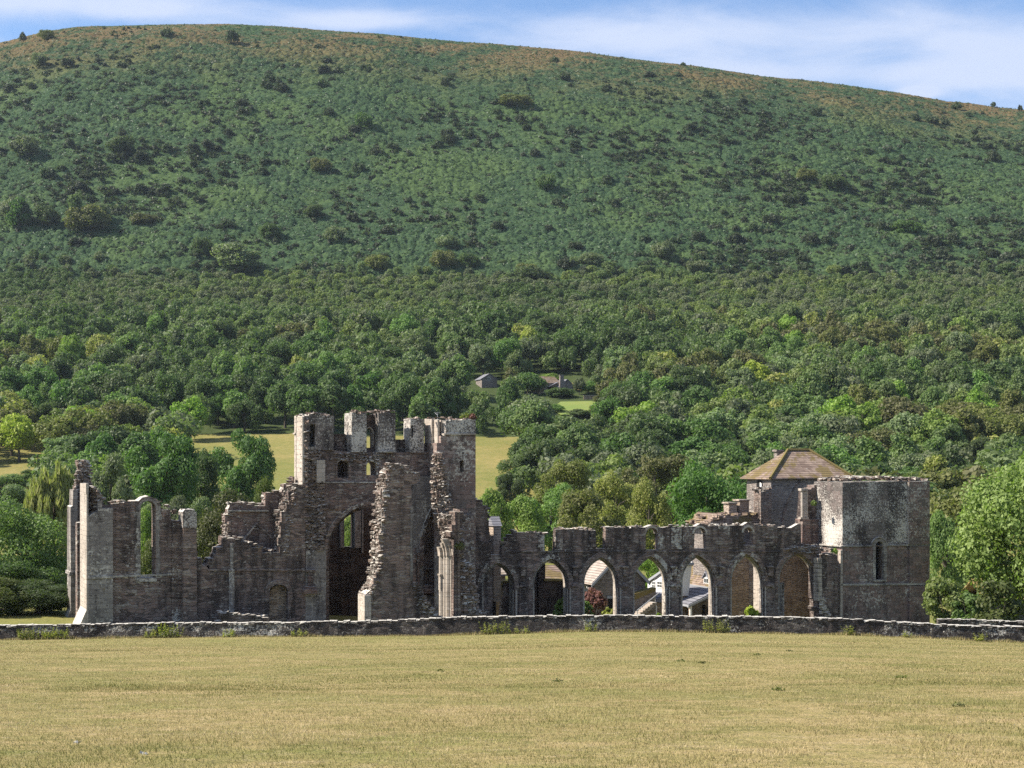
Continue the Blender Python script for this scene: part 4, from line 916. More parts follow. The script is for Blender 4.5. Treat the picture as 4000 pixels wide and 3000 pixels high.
# main farmhouse: roof slope with dormers, slate porch below
R = thing('farmhouse', base_of(2760, 16), 'farmhouse with mossy roof, white dormers and slate porch behind the fifth arch', 'house')
HV, HL = 14.0, 8.0
ue, ze = p2u(2788, 2292, HV)
mb = MB(); mbox(mb, ue + .25, ue + 7.5, HV, HV + HL, GZ - 1, ze + .05); prism(mb, [(ue + .25, ze + .05), (ue + 7.5, ze + .05), (ue + 3.9, ze + 3.6)], [], HV, HL); mb.build('wall', M['cottage_warm'], R)
mb = MB(); prism(mb, [(ue, ze - .15), (ue + 3.9, ze + 3.75), (ue + 3.9, ze + 3.95), (ue, ze + .03)], [], HV - .3, HL + .6); prism(mb, [(ue + 3.903, ze + 3.75), (ue + 7.8, ze - .15), (ue + 7.8, ze + .03), (ue + 3.903, ze + 3.95)], [], HV - .3, HL + .6); mb.build('roof', M['tile_mossy'], R)
mb = MB(); mbox(mb, ue - .12, ue, HV - .3, HV + HL + .3, ze - .2, ze - .08); mb.build('gutter', M['lead'], R)
def dormer(px0, px1, y0, y1, u, dep):
    a = p2side(px1, y1, u); b = p2side(px0, y0, u); s0, s1 = sorted((a[0], b[0])); z0, z1 = a[1], b[1]; sm = (s0 + s1) / 2
    mb = MB(); prism(mb, [(s0, z0), (s1, z0), (s1, z1), (sm, z1 + .55), (s0, z1)], [], u + .06, dep, 0, side); dm = mb.build('dormer', M['greywood'], R)
    sash(dm, side, s0 + .02, z0, s1 - s0 - .04, z1 - z0, u, 2, 2)
    mb = MB(); prism(mb, [(s0 - .15, z1 - .12), (sm, z1 + .5), (s1 + .15, z1 - .12), (s1 + .15, z1), (sm, z1 + .64), (s0 - .15, z1)], [], u - .12, dep + .2, 0, side); mb.build('dormer_roof', M['slate'], dm)
dormer(2684, 2706, 2192, 2236, ue + 1.6, 2.2)
dormer(2748, 2768, 2256, 2300, ue + .1, 2.2)
PV = 12.6
up, zp = p2u(2786, 2318, PV); ul, zl = p2u(2690, 2366, PV)
mb = MB(); prism(mb, [(ul, zl), (up + .4, zp + .15), (up + .4, zp + .3), (ul, zl + .12)], [], PV, 6.0); mb.build('porch_roof', M['slate'], R)
mb = MB(); prism(mb, [(ul - .05, zl - .18), (up + .4, zp - .03), (up + .4, zp + .16), (ul - .05, zl + .03)], [], PV - .06, .05); mbox(mb, ul - .06, ul, PV, PV + 6, zl - .1, zl + .04); mb.build('bargeboard', M['greywood'], R)
mb = MB(); slab(mb, [(2696, BY), (2703, BY), (2703, 2362), (2696, 2362)], PV + .05, .12); slab(mb, [(2686, 2372), (2714, 2356), (2714, 2362), (2690, 2376)], PV + .02, .08); mb.build('porch_post', M['white'], R)
mb = MB(); slab(mb, [(2700, BY), (2800, BY), (2800, 2335), (2700, 2362)], PV + 1.6, .2); mb.build('porch_back_wall', M['cottage'], R)
mb = MB(); slab(mb, [(2744, BY), (2756, BY), (2756, 2362), (2744, 2362)], PV + 1.56, .06); slab(mb, [(2760, 2410), (2767, 2410), (2767, 2370), (2760, 2370)], PV + 1.56, .06); mb.build('porch_door', M['dark'], R)
# white annexe with panes, lean-to, stair
R = thing('annexe', base_of(2580, 17), 'white boarded annexe with small-paned windows behind the fourth arch', 'house')
ua = p2u(2610, 2300, 15)[0]
mb = MB(); sslab(mb, [(2530, 2298), (2612, 2330), (2625, 2205), (2596, 2222), (2530, 2268)], ua, 2.0); mb.build('boarded_gable', M['white'], R)
mb = MB(); sslab(mb, [(2526, 2266), (2622, 2200), (2622, 2208), (2530, 2274)], ua - .2, 2.3); mb.build('bargeboard', M['greywood'], R)
mb = MB(); sslab(mb, [(2540, BY), (2612, BY), (2612, 2312), (2540, 2298)], ua + .05, 2.0); mb.build('lower_wall', M['cottage_warm'], R)
for x0, x1 in ((2545, 2561), (2566, 2592)):
    a = p2side(x1, 2300, ua - .05); b = p2side(x0, 2268, ua - .05); s0, s1 = sorted((a[0], b[0])); sash(R, side, s0, a[1], s1 - s0, b[1] - a[1], ua - .06, 3, 2)
mb = MB(); slab(mb, [(2550, 2352), (2612, 2356), (2612, 2318), (2590, 2320)], 13.4, 2.2); mb.build('lean_to_roof', M['slate'], R)
mb = MB(); slab(mb, [(2562, BY), (2612, BY), (2612, 2356), (2562, 2353)], 13.6, 1.8); mb.build('lean_to_wall', M['cottage_warm'], R)
mb = MB(); slab(mb, [(2562, BY), (2566, BY), (2566, 2354), (2562, 2354)], 13.3, .15); mb.build('lean_to_post', M['white'], R)
R = thing('stone_stair', base_of(2520, 12), 'open stone stair with handrail and mossy flank wall, seen through the fourth arch', 'staircase')
mb = MB(); n = 7
for i in range(n):
    x0 = 2492 + 66 * i / n; y0 = 2406 - 52 * i / n; slab(mb, [(x0, BY), (2560, BY), (2560, y0 - 52 / n), (x0, y0 - 52 / n)], 11.6, 1.1) if False else slab(mb, [(x0, y0 + 4), (x0 + 66 / n + 8, y0 + 4), (x0 + 66 / n + 8, y0 - 52 / n), (x0, y0 - 52 / n)], 11.6 + .002 * i, 1.1)
mb.build('steps', M['step'], R)
mb = MB(); slab(mb, [(2440, BY), (2562, BY), (2562, 2306), (2440, 2358)], 12.9, .5); mb.build('flank_wall', M['cottage'], R)
mb = MB(); slab(mb, [(2440, 2360), (2562, 2308), (2562, 2296), (2440, 2330)], 12.85, .9); mb.build('mossy_coping', M['moss'], R)
mb = MB(); tube(mb, [p2w(2489, 2384, 11.6), p2w(2577, 2314, 11.6)], .045); tube(mb, [p2w(2489, 2384, 11.6), p2w(2489, 2408, 11.6)], .04); tube(mb, [p2w(2560, 2328, 11.6), p2w(2560, 2350, 11.6)], .04); mb.build('handrail', M['lead'], R)
# outbuilding roofs behind the first two arches
R = thing('outbuilding', base_of(2160, 16), 'low outbuilding with long mossy tile roof behind the second arch', 'house')
ul, zl = p2u(2096, 2272, 15); ur, zr = p2u(2236, 2272, 15); zt = p2u(2160, 2207, 17)[1]
mb = MB(); mbox(mb, ul, ur, 15.1, 18.9, GZ - 1, zl - .02); mb.build('wall', M['cottage'], R)
mb = MB(); prism(mb, [(-14.8, zl - .1), (-14.8, zl + .05), (-17.0, zt), (-19.2, zl + .05), (-19.2, zl - .1), (-17, zt - .2)][::-1], [], ul - .2, ur - ul + .4, 0, side); mb.build('roof', M['tile_mossy'], R)
R = thing('small_outhouse', base_of(1950, 14), 'small outhouse with pale tiled roof and coping, behind the first arch', 'house')
ul, zl = p2u(1925, 2246, 13); ur, zr = p2u(1976, 2246, 13); zt = p2u(1950, 2204, 14.4)[1]
mb = MB(); mbox(mb, ul, ur, 13.1, 15.7, GZ - 1, zl - .02); mb.build('wall', M['cottage_warm'], R)
mb = MB(); prism(mb, [(-12.8, zl - .1), (-12.8, zl + .05), (-14.4, zt), (-16, zl + .05), (-16, zl - .1), (-14.4, zt - .2)][::-1], [], ul - .15, ur - ul + .3, 0, side); mb.build('roof', M['tile_pale'], R)
mb = MB(); slab(mb, [(1936, 2322), (1948, 2322), (1966, 2276), (1956, 2276)], 9.6, .6); slab(mb, [(1966, 2276), (2003, 2276), (2003, 2269), (1962, 2269)], 9.6, .6); mb.build('mossy_coping', M['moss'], R)
mb = MB(); slab(mb, [(1950, BY), (2003, BY), (2003, 2277), (1966, 2277)], 9.7, .5); mb.build('yard_wall', M['rubble_black'], R)
# chimney with saddleback cap
R = thing('stone_chimney', base_of(1942, 8), 'pale stone chimney with steep saddleback cap just right of the central tower', 'chimney')
mb = MB(); slab(mb, [(1928, 2350), (1957, 2350), (1957, 2054), (1928, 2054)], 6.0, 1.1); mb.build('stack', M['cottage_warm'], R)
ul, zl = p2u(1925, 2055, 5.9); ur, zr = p2u(1961, 2055, 5.9); zt = p2u(1943, 2016, 6.4)[1]
mb = MB(); prism(mb, [(-5.85, zl), (-6.55, zt), (-7.25, zl)][::-1], [], ul, ur - ul, 0, side); mb.build('cap', M['slate'], R)
# television aerial
x, y, z = p2w(1709, 1634, -.4); R = thing('aerial', (x, y, z), 'thin metal aerial on top of the central stair turret', 'aerial')
mb = MB(); tube(mb, [p2w(1709, 1640, -.4), p2w(1709, 1611, -.4)], .025); mb.build('mast', M['lead'], R)
mb = MB(); tube(mb, [p2w(1696, 1611, -.4), p2w(1721, 1613, -.4)], .02); tube(mb, [p2w(1700, 1615, -.2), p2w(1709, 1620, -.4)], .015); mb.build('crossbar', M['lead'], R)
# houses up on the wooded slope
def onslope(px, py): return on_ground(px, py, 300)
g = onslope(1900, 1518); sc = g[1] / F
cot = gable_house('hill_cottage', 'small grey cottage with slate roof among trees above the central tower', frame(g[0] - 18 * sc, g[1], g[2] + .2, .28), 62 * sc, 7.5, 34 * sc, 53 * sc, M['cottage'], M['slate'], over=.35)
fr = frame(g[0] - 18 * sc, g[1], g[2] + .2, .28); sash(cot, fr, 2.0, 2.4, .9, 1.0, -.08, 2, 1)
g = onslope(2195, 1535); sc = g[1] / F
fr2 = frame(g[0] - 10 * sc, g[1], g[2] + .2, .32)
ct2 = gable_house('chimney_cottage', 'stone cottage with broad gable chimney above the small green meadow', fr2, 66 * sc, 7.5, 20 * sc, 48 * sc, M['cottage'], M['slate'], over=.3)
mb = MB(); prism(mb, [(-.1, -1), (2.1, -1), (1.9, 38 * sc), (1.3, 46 * sc), (1.3, 64 * sc), (.1, 64 * sc), (.0, 46 * sc)], [], -.7, 1.0, 0, fr2); prism(mb, rect(-.05, 1.45, 64 * sc, 66 * sc), [], -.8, 1.2, 0, fr2); mb.build('chimney', M['cottage'], ct2)
mb = MB(); prism(mb, [(-3.6, 1.4), (-.1, 3.0), (-.1, 3.2), (-3.6, 1.6)], [], .6, 4, 0, fr2); mb.build('porch_roof', M['slate'], ct2)
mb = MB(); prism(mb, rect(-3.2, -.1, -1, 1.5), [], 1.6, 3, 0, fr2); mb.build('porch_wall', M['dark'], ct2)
g = onslope(2078, 1530); sc = g[1] / F
gable_house('hill_barn', 'half hidden barn with ochre roof between two cottages on the slope', frame(g[0] - 10 * sc, g[1], g[2], -.9), 5.5, 8, 2.6, 4.6, M['cottage_warm'], M['tile_mossy'], over=.3, cat='barn')
g = onslope(2318, 1562); 
R = thing('meadow_wall', g, 'short reddish stone wall at the top of the small green meadow', 'wall')
fr3 = frame(g[0] - 3, g[1], g[2], .05); mb = MB(); prism(mb, rect(0, 6.5, -1, 1.2), [], 0, .5, 0, fr3); mb.build('wall_body', M['redlow'], R); mb = MB(); prism(mb, rect(-.1, 6.6, 1.2, 1.35), [], -.06, .62, 0, fr3); mb.build('coping', M['ashlar_pale'], R)
# barn at the right edge
fb = frame(41.5, 139, -1.6, .06)
R = thing('mossy_barn', fb(6, 3, 0), 'long low barn with yellow lichen roof at the right edge', 'barn')
mb = MB(); prism(mb, rect(0, 16, -1.5, 1.85), [], 0, 6, 0, fb); mb.build('wall', M['cottage'], R)
sd = lambda s, d, z: fb(d, -s, z)
mb = MB(); prism(mb, [(.35, 1.7), (-3, 3.3), (-6.35, 1.7), (-6.35, 1.85), (-3, 3.5), (.35, 1.85)], [], -.3, 16.6, 0, sd); mb.build('roof', M['barn_tile'], R)
# ------------------------------------------------------------------ foliage
def leafcloud(n, lobes, size, seed, squash=1.0, elong=1.5, droop=0.0, inner=.25, rag=.25):
    """n leaf-clump quads spread over lobes [(x,y,z,r)]; returns V (4n,3) and tint (4n)"""
    g = np.random.default_rng(seed); L = np.array(lobes); w = L[:, 3] ** 2; w /= w.sum()
    li = g.choice(len(L), n, p=w)
    d = g.normal(size=(n, 3)); d /= np.linalg.norm(d, axis=1)[:, None]
    d[:, 2] = np.where((d[:, 2] < -.2) & (g.random(n) < .6), -d[:, 2], d[:, 2])
    rr = np.where(g.random(n) < inner, g.uniform(.3, .9, n), g.uniform(.82, 1.0 + rag, n))
    C = L[li, :3] + d * (L[li, 3] * rr)[:, None] * np.array([1, 1, squash])
    nm = d + g.normal(size=(n, 3)) * .55; nm /= np.linalg.norm(nm, axis=1)[:, None]
    t = np.cross(nm, g.normal(size=(n, 3))); t /= np.linalg.norm(t, axis=1)[:, None] + 1e-9
    if droop: t[:, 2] -= droop; t /= np.linalg.norm(t, axis=1)[:, None]
    b = np.cross(nm, t); b /= np.linalg.norm(b, axis=1)[:, None] + 1e-9
    s = size * g.uniform(.6, 1.35, n); a = t * (s * elong / 2)[:, None]; c = b * (s / 2)[:, None]
    V = np.stack([C - a, C + c * .9, C + a, C - c * .9], 1).reshape(-1, 3)
    lt = g.random(len(L)); tint = np.clip(.55 * lt[li] + .45 * g.random(n), 0, 1)
    return V, np.repeat(tint, 4)
def quads(n): return np.arange(4 * n, dtype=np.int32).reshape(-1, 4)
def lobes_round(n, rx, rz, zc, r0, r1, seed, gap=0.0, low=-.8):
    g = np.random.default_rng(seed); out = []
    while len(out) < n:
        d = g.normal(size=3); d /= np.linalg.norm(d)
        if d[2] < low: continue
        q = g.uniform(.45, 1.0) ** .6
        x, y, z = d[0] * rx * q, d[1] * rx * q, zc + d[2] * rz * q
        if gap and vnoise(np.array([x * 4 / rx + seed]), np.array([z * 4 / rz]), seed)[0] < -.5 + gap: continue
        out.append((x, y, z, g.uniform(r0, r1)))
    return out
def trunk_mesh(name, h, r, seed, spread, nl=7, z0=.25):
    g = random.Random(seed); mb = MB()
    tube(mb, [(0, 0, -.5 * h * .1), (g.uniform(-.02, .02) * h, 0, h * .3), (g.uniform(-.03, .03) * h, g.uniform(-.03, .03) * h, h * .75)], [r * 1.25, r * .8, r * .3], 7)
    for i in range(nl):
        a = 2 * math.pi * (i + g.random() * .6) / nl; zz = h * g.uniform(z0, .55); l = spread * g.uniform(.5, .85)
        tube(mb, [(0, 0, zz), (math.cos(a) * l * .5, math.sin(a) * l * .5, zz + l * .35), (math.cos(a) * l, math.sin(a) * l, zz + l * g.uniform(.5, .9))], [r * .45, r * .3, r * .1], 5)
    me = bpy.data.meshes.new(name); _setdata(me, mb.v, mb.f); me.materials.append(M['bark']); return me
def crown_mesh(name, mat, n, lobes, size, seed, **k):
    V, t = leafcloud(n, lobes, size, seed, **k); return np_mesh(name, V, quads(n), mat, t)
# tree prototypes are 10 m tall and about 8 m wide
PROTO = {}
def proto(key, kind, n, size, nl, rx, rz, zc, r0, r1, seed, **k):
    lk = {a: k.pop(a) for a in ('gap', 'low') if a in k}
    PROTO[key] = (crown_mesh('crown', LEAF[kind], n, lobes_round(nl, rx, rz, zc, r0, r1, seed, **lk), size, seed, **k), trunk_mesh('trunk', 10, .32, seed, rx, z0=.2 if zc < 6 else .3))
for i, kind in enumerate(['dark', 'mid', 'bright', 'olive', 'grey', 'lime', 'mid', 'dark']):
    proto((kind, 0), kind, 5600, .40, 40, 3.6, 3.7, 5.6, .75, 1.6, 100 + i, gap=.12)
    proto((kind, 1), kind, 5000, .39, 32, 2.9, 4.1, 5.4, .7, 1.4, 200 + i, gap=.15)
    proto((kind, 2), kind, 5600, .40, 36, 4.3, 3.2, 5.8, .8, 1.9, 300 + i, gap=.16)
proto(('purple', 0), 'purple', 6000, .4, 36, 3.4, 4.3, 5.2, .7, 1.5, 400)
ctr = [0]
def plant_tree(name, key, x, y, h, w, label, cat='tree', group=None, z=None, rotz=None, sink=0.0):
    cr, tk = PROTO[key]; z = float(Zg(x, y)) if z is None else z
    t = thing(name, (x, y, z - sink), label, cat, group); t.scale = (w / 8.0, w / 8.0, h / 10.0); t.rotation_euler = (0, 0, rnd.uniform(0, 6.28) if rotz is None else rotz)
    link('crown', cr, t); link('trunk', tk, t); return t
cover = np.zeros((300, 400), bool)                    # 10 px cells of the photograph already filled by nearer things
def cells(x0, x1, y0, y1):
    return slice(max(0, int(y0 / 10)), max(0, int(y1 / 10))), slice(max(0, int(x0 / 10)), max(0, int(x1 / 10)))
for bx_ in [(1155, 1860, 1630, 2480), (1860, 3200, 2065, 2480), (3195, 3635, 1880, 2480), (2912, 3330, 1800, 2480), (300, 770, 2000, 2480), (770, 1160, 2010, 2480)]: cover[cells(*bx_)] = True
# hand-placed trees: name, proto, crown centre px, crown top row, width px, depth, label
SPEC = {
 'bigleaf': ('sycamore', 46000, .15, 130, 3.7, 4.0, 5.4, .6, 1.35), 'bush': ('mid', 26000, .16, 80, 4.0, 4.6, 4.9, .6, 1.5), 'chestnut': ('dark', 26000, .19, 70, 4.0, 4.4, 5.2, .7, 1.5),
 'oak': ('dark', 15000, .24, 44, 3.7, 3.9, 5.9, .6, 1.3), 'yewtree': ('yew', 18000, .19, 56, 3.9, 4.7, 4.9, .6, 1.4), 'paletree': ('grey', 14000, .22, 40, 3.5, 4.1, 5.2, .6, 1.4),
 'limetree': ('bright', 14000, .22, 40, 3.6, 3.9, 5.4, .7, 1.4), 'olivetree': ('olive', 18000, .19, 48, 3.9, 4.2, 5.2, .6, 1.3), 'goldtree': ('lime', 16000, .19, 40, 3.6, 4.1, 5.2, .6, 1.3), 'midtree': ('mid', 15000, .22, 42, 3.8, 4.0, 5.4, .7, 1.4),
}
for i, (k_, q) in enumerate(SPEC.items()): proto((k_, 0), *q, 500 + i, gap=.14 if k_ != 'oak' else .24, low=-.95)
# weeping willow: hanging curtains
g_ = np.random.default_rng(5); lob = []
for _ in range(95):
    a = g_.uniform(0, 6.28); q = g_.uniform(.2, 1) ** .5; x = math.cos(a) * 3.7 * q; y = math.sin(a) * 3.7 * q; zt_ = 9.6 - 3.4 * q * q - g_.uniform(0, 1.2)
    ln = g_.uniform(1.5, 5.0)
    for t_ in np.linspace(0, 1, 7): lob.append((x * (1 + .10 * t_), y * (1 + .10 * t_), max(.8, zt_ - ln * t_), .42 * (1 - .35 * t_)))
PROTO[('willow', 0)] = (crown_mesh('crown', LEAF['willow'], 15000, lob, .22, 55, elong=3.2, droop=1.6, rag=.3), trunk_mesh('trunk', 10, .4, 55, 3.4))
HAND = [
 ('willow_tree', ('willow', 0), 208, 1768, 235, 168, 'weeping willow with yellow-green hanging curtains behind the left end of the ruin', 2230),
 ('round_tree', ('bush', 0), 95, 1985, 400, 133, 'big rounded light-topped tree beside the left end of the ruin', 2470),
 ('dark_shrub', ('chestnut', 0), 40, 2180, 330, 128, 'dark bushy tree in shade at the left edge behind the field wall', 2475),
 ('slope_tree', ('midtree', 0), 20, 1848, 190, 345, 'mid green tree at the left edge under the dry strip of field', 2080),
 ('slope_tree', ('oak', 0), 130, 1838, 130, 350, 'dark green tree just left of the willow under the dry strip', 2080),
 ('slope_tree', ('paletree', 0), 60, 1900, 200, 300, 'grey-green tree low at the left edge beside the willow', 2150),
 ('slope_tree', ('midtree', 0), 2015, 1770, 150, 345, 'mid green tree closing the right end of the dry slope beside the central tower', 2060),
 ('slope_tree', ('oak', 0), 1990, 1850, 110, 320, 'dark green tree low at the right end of the dry slope', 2080),
 ('low_shrub', ('yewtree', 0), -10, 2270, 300, 116, 'low dark shrub at the extreme left edge just behind the field wall', 2475),
 ('low_shrub', ('chestnut', 0), 150, 2270, 240, 117, 'low dark shrub beside the left buttress, under the rounded tree', 2475),
 ('pale_tree', ('paletree', 0), 432, 1788, 185, 215, 'pale green feathery tree above the left ruin, right of the broken stump', 2120),
 ('oak_tree', ('oak', 0), 640, 1690, 275, 262, 'large dark oak standing above the chancel window', 2060),
 ('oak_tree', ('oak', 0), 790, 1772, 150, 272, 'smaller dark oak touching the right side of the large dark oak', 2050),
 ('lone_oak', ('oak', 0), 955, 1698, 235, 300, 'lone open-crowned oak standing on the dry yellow slope', 2010),
 ('yew_tree', ('yewtree', 0), 885, 1938, 290, 150, 'dark olive yew filling the gap between chancel and transept wall', 2420),
 ('yew_tree', ('yewtree', 0), 1040, 1890, 130, 175, 'small olive yew peeping over the transept wall', 2150),
 ('lime_tree', ('limetree', 0), 575, 1985, 130, 165, 'bright green small tree seen through the chancel lancet', 2300),
 ('lime_tree', ('limetree', 0), 712, 1995, 90, 170, 'bright green small tree behind the chancel pilaster', 2300),
 ('yew_tree', ('yewtree', 0), 590, 2120, 160, 150, 'dark yew low behind the chancel lancet', 2420),
 ('field_tree', ('midtree', 0), 520, 1905, 200, 235, 'mid green bushy tree just above the chancel wall top', 2120),
 ('field_tree', ('midtree', 0), 760, 1935, 150, 250, 'low mid green tree under the large dark oak', 2080),
 ('field_tree', ('paletree', 0), 690, 1945, 130, 248, 'low grey-green tree above the chancel pilaster', 2080),
 ('bright_tree', ('limetree', 0), 1925, 1908, 180, 195, 'bright green tree just right of the central tower', 2150),
 ('bright_tree', ('limetree', 0), 2045, 1935, 190, 205, 'second bright green tree right of the central tower, behind the chimney', 2170),
 ('grey_tree', ('midtree', 0), 2150, 1880, 230, 225, 'tall mid green tree above the second arch', 2190),
 ('olive_tree', ('olivetree', 0), 2300, 1905, 290, 190, 'wide feathery olive tree above the third arch', 2260),
 ('olive_tree', ('olivetree', 0), 2200, 1790, 260, 262, 'dark olive spreading tree above and behind the feathery olive tree', 2130),
 ('golden_tree', ('goldtree', 0), 2535, 1880, 190, 200, 'golden green feathery tree left of the dark chestnut', 2240),
 ('golden_tree', ('goldtree', 0), 2400, 1850, 210, 240, 'yellow-green tree behind the golden tree, above the fourth arch', 2180),
 ('chestnut_tree', ('chestnut', 0), 2765, 1808, 340, 185, 'big dark glossy chestnut behind the arcade, left of the hipped roof', 2330),
 ('olive_tree', ('olivetree', 0), 2560, 1770, 300, 285, 'broad olive green tree above the dark chestnut', 2080),
 ('side_tree', ('midtree', 0), 3700, 1985, 175, 172, 'mid green tree in shade just right of the west tower', 2380),
 ('side_tree', ('chestnut', 0), 3790, 2060, 190, 178, 'dark green tree between west tower and sycamore', 2380),
 ('sycamore_tree', ('bigleaf', 0), 4055, 1735, 560, 131, 'large bright sycamore with layered leaves at the right edge', 2460),
 ('copper_beech', ('purple', 0), 683, 1535, 150, 455, 'dark purple copper beech at the edge of the wood', 1730),
 ('window_tree', ('limetree', 0), 1368, 2015, 110, 165, 'green tree glimpsed through the far crossing window under the great arch', 2300),
 ('courtyard_tree', ('limetree', 0), 2540, 2172, 120, 172, 'leafy green tree seen through the fourth arch above the annexe', 2330),
]
EYEZ = EYE
def zat(py, Y): return EYE + (HZ - py) / F * Y
nhand = 0
for nm, key, px, ptop, wpx, Y, label, pb in sorted(HAND, key=lambda q: q[5]):
    X = (px - 2000) / F * Y; gz = float(Zg(X, Y)); zb = min(gz, zat(pb, Y)) if Y > 200 else gz; h = zat(ptop, Y) - gz
    bury = .16 if nm in ('round_tree', 'dark_shrub', 'low_shrub') else 0.0
    plant_tree(nm, key, X, Y, h / (.985 - bury if key[0] != 'willow' else 1.0), wpx / F * Y * (.98 if key[0] != 'bigleaf' else 1.0), label, group=None, sink=bury * h)
    cover[cells(px - wpx * .36, px + wpx * .36, ptop + 15, 2480)] = True; nhand += 1
# ---- the wood on the slope
_fx = np.array([-900, 0, 400, 800, 1200, 1600, 2000, 2300, 2700, 3000, 3300, 3600, 4000, 4900], float)
_fy = np.array([1060, 1065, 1085, 1095, 1110, 1115, 1130, 1085, 1055, 1095, 1120, 1125, 1080, 1060], float)
KEEP = [(770, 1150, 1715, 1960, 430), (1862, 1945, 1775, 1915, 430), (-50, 130, 1795, 1850, 420), (1855, 1945, 1468, 1520, 1e9), (2150, 2250, 1470, 1532, 1e9), (2185, 2335, 1560, 1612, 1e9), (2060, 2110, 1490, 1520, 1e9), (2200, 2300, 1500, 1530, 1e9)]
ky = {q: on_ground(*q, 300)[1] for q in [(1900, 1518), (2195, 1535), (2250, 1640), (2078, 1530)]}
hy = min(ky.values())
cand = []
gs = np.random.default_rng(21)
def try_add(X, Y, h, w, key):
    px = 2000 + F * X / Y; z = float(Zg(X, Y)); yt = HZ - F * (z + h - EYE) / Y; yb = HZ - F * (z + .12 * h - EYE) / Y; ww = F * w / Y / 2
    if px < -260 or px > 4260: return
    for x0, x1, y0, y1, yd in KEEP:
        lim = yd if yd < 1e8 else 600
        if Y < lim and px + ww * .8 > x0 and px - ww * .8 < x1 and yb > y0 and yt < y1: return
    cand.append((Y, X, h, w, key, px, yt, yb, ww))
KINDS = ['dark', 'mid', 'bright', 'olive', 'grey', 'lime']
grid_pts = []
def scatter(y0, y1, spacing):
    out = []
    Y = y0
    while Y < y1:
        xs = np.arange(-.40 * Y, .40 * Y, spacing)
        for x in xs: out.append((x + gs.uniform(-.45, .45) * spacing, Y + gs.uniform(-.4, .4) * spacing))
        Y += spacing * .92
    return out
for X, Y in scatter(200, 430, 9.2):
    px = 2000 + F * X / Y
    if px < 1980 and not (px < 780 and Y > 290): continue
    if px < 780 and Y < 385 and not (180 < px < 700) and not (px < 180 and Y < 350): continue
    if px > 1980 and Y < 228: continue
    zone = vnoise(np.array([X / 40 + 3]), np.array([Y / 40]), 91)[0] + gs.uniform(-.25, .25)
    k = 'dark' if zone < -.18 else 'mid' if zone < .02 else 'grey' if zone < .14 else 'bright' if zone < .27 else 'olive'
    if gs.random() < .05: k = 'lime'
    h = gs.uniform(8, 13.5); try_add(X, Y, h, h * gs.uniform(.68, .98), (k, int(gs.integers(3))))
for X, Y in scatter(432, 640, 7.6):
    zone = vnoise(np.array([X / 55 + 3]), np.array([Y / 45]), 92)[0] + gs.uniform(-.22, .22)
    k = 'dark' if zone < -.12 else 'mid' if zone < .10 else 'grey' if zone < .20 else 'bright' if zone < .34 else 'olive'
    if gs.random() < .008: k = 'lime'
    h = gs.uniform(5.5, 14.0); try_add(X, Y, h, h * gs.uniform(.52, .86), (k, int(gs.integers(3))))
for X, Y in scatter(640, 850, 5.6):
    px = 2000 + F * X / Y; z = float(Zg(X, Y)); py = HZ - F * (z - EYE) / Y
    rim = py - np.interp(px, _fx, _fy) + 70 * vnoise(np.array([X / 32]), np.array([Y / 30]), 5)[0] + 22
    if gs.random() > .03 + .97 * float(sstep(-25, 45, rim)) or rim < -70: continue
    zone = vnoise(np.array([X / 60 + 3]), np.array([Y / 40]), 93)[0] + gs.uniform(-.2, .2)
    k = 'dark' if zone < -.22 else 'grey' if zone < .02 else 'mid' if zone < .24 else 'bright' if zone < .36 else 'grey'
    h = gs.uniform(3.8, 7.6); try_add(X, Y, h, h * gs.uniform(.62, .95), (k, int(gs.integers(3))))
cand.sort()
LM = [(-60, 'left edge'), (210, 'weeping willow'), (430, 'pale feathery tree'), (640, 'large dark oak'), (955, 'lone oak'), (1245, 'turret with the dark slot'), (1490, 'pointed belfry window'), (1710, 'aerial'), (1942, 'saddleback chimney'),
      (2145, 'second arch'), (2345, 'third arch'), (2540, 'fourth arch'), (2730, 'fifth arch'), (2915, 'sixth arch'), (3120, 'hipped roof'), (3320, 'lit tower face'), (3436, 'tower lancet'), (3592, 'narrow tower slit'), (3790, 'garden wall'), (4010, 'sycamore')]
ORD = ['first', 'second', 'third', 'fourth', 'fifth', 'sixth', 'seventh', 'eighth', 'ninth', 'tenth', 'eleventh', 'twelfth', 'thirteenth', 'fourteenth', 'fifteenth', 'sixteenth', 'seventeenth', 'eighteenth', 'nineteenth', 'twentieth'] + ['twenty-' + q for q in ['first', 'second', 'third', 'fourth', 'fifth', 'sixth', 'seventh', 'eighth', 'ninth']] + ['thirtieth'] + ['thirty-' + q for q in ['first', 'second', 'third', 'fourth', 'fifth', 'sixth', 'seventh', 'eighth', 'ninth']]
vis = []
for c in cand:
    Y, X, h, w, key, px, yt, yb, ww = c
    sl = cells(px - ww * .8, px + ww * .8, yt, yb); sub = cover[sl]
    free = (~sub).sum() if sub.size else 0
    frac = free / sub.size if sub.size else 0
    cover[cells(px - ww * .6, px + ww * .6, yt + (yb - yt) * .12, yb)] = True
    vis.append((free * 100.0, frac, c))
keep = [q for q in vis if q[0] > 0 and q[1] > .06 or (-200 < q[2][5] < 0) or (4000 < q[2][5] < 4200)]
ranked = sorted([q for q in keep if -40 < q[2][5] < 4040 and q[1] > .2], key=lambda q: -q[0])[:255]
ids = {id(q) for q in ranked}
colname = {'dark': 'dark green', 'mid': 'mid green', 'bright': 'bright green', 'olive': 'olive', 'grey': 'grey-green', 'lime': 'yellow-green'}; form = ['rounded', 'upright', 'spreading']
def landmark(px): return min(LM, key=lambda q: abs(q[0] - px))[1]
cols = {}
for q in ranked: cols.setdefault(landmark(q[2][5]), []).append(q)
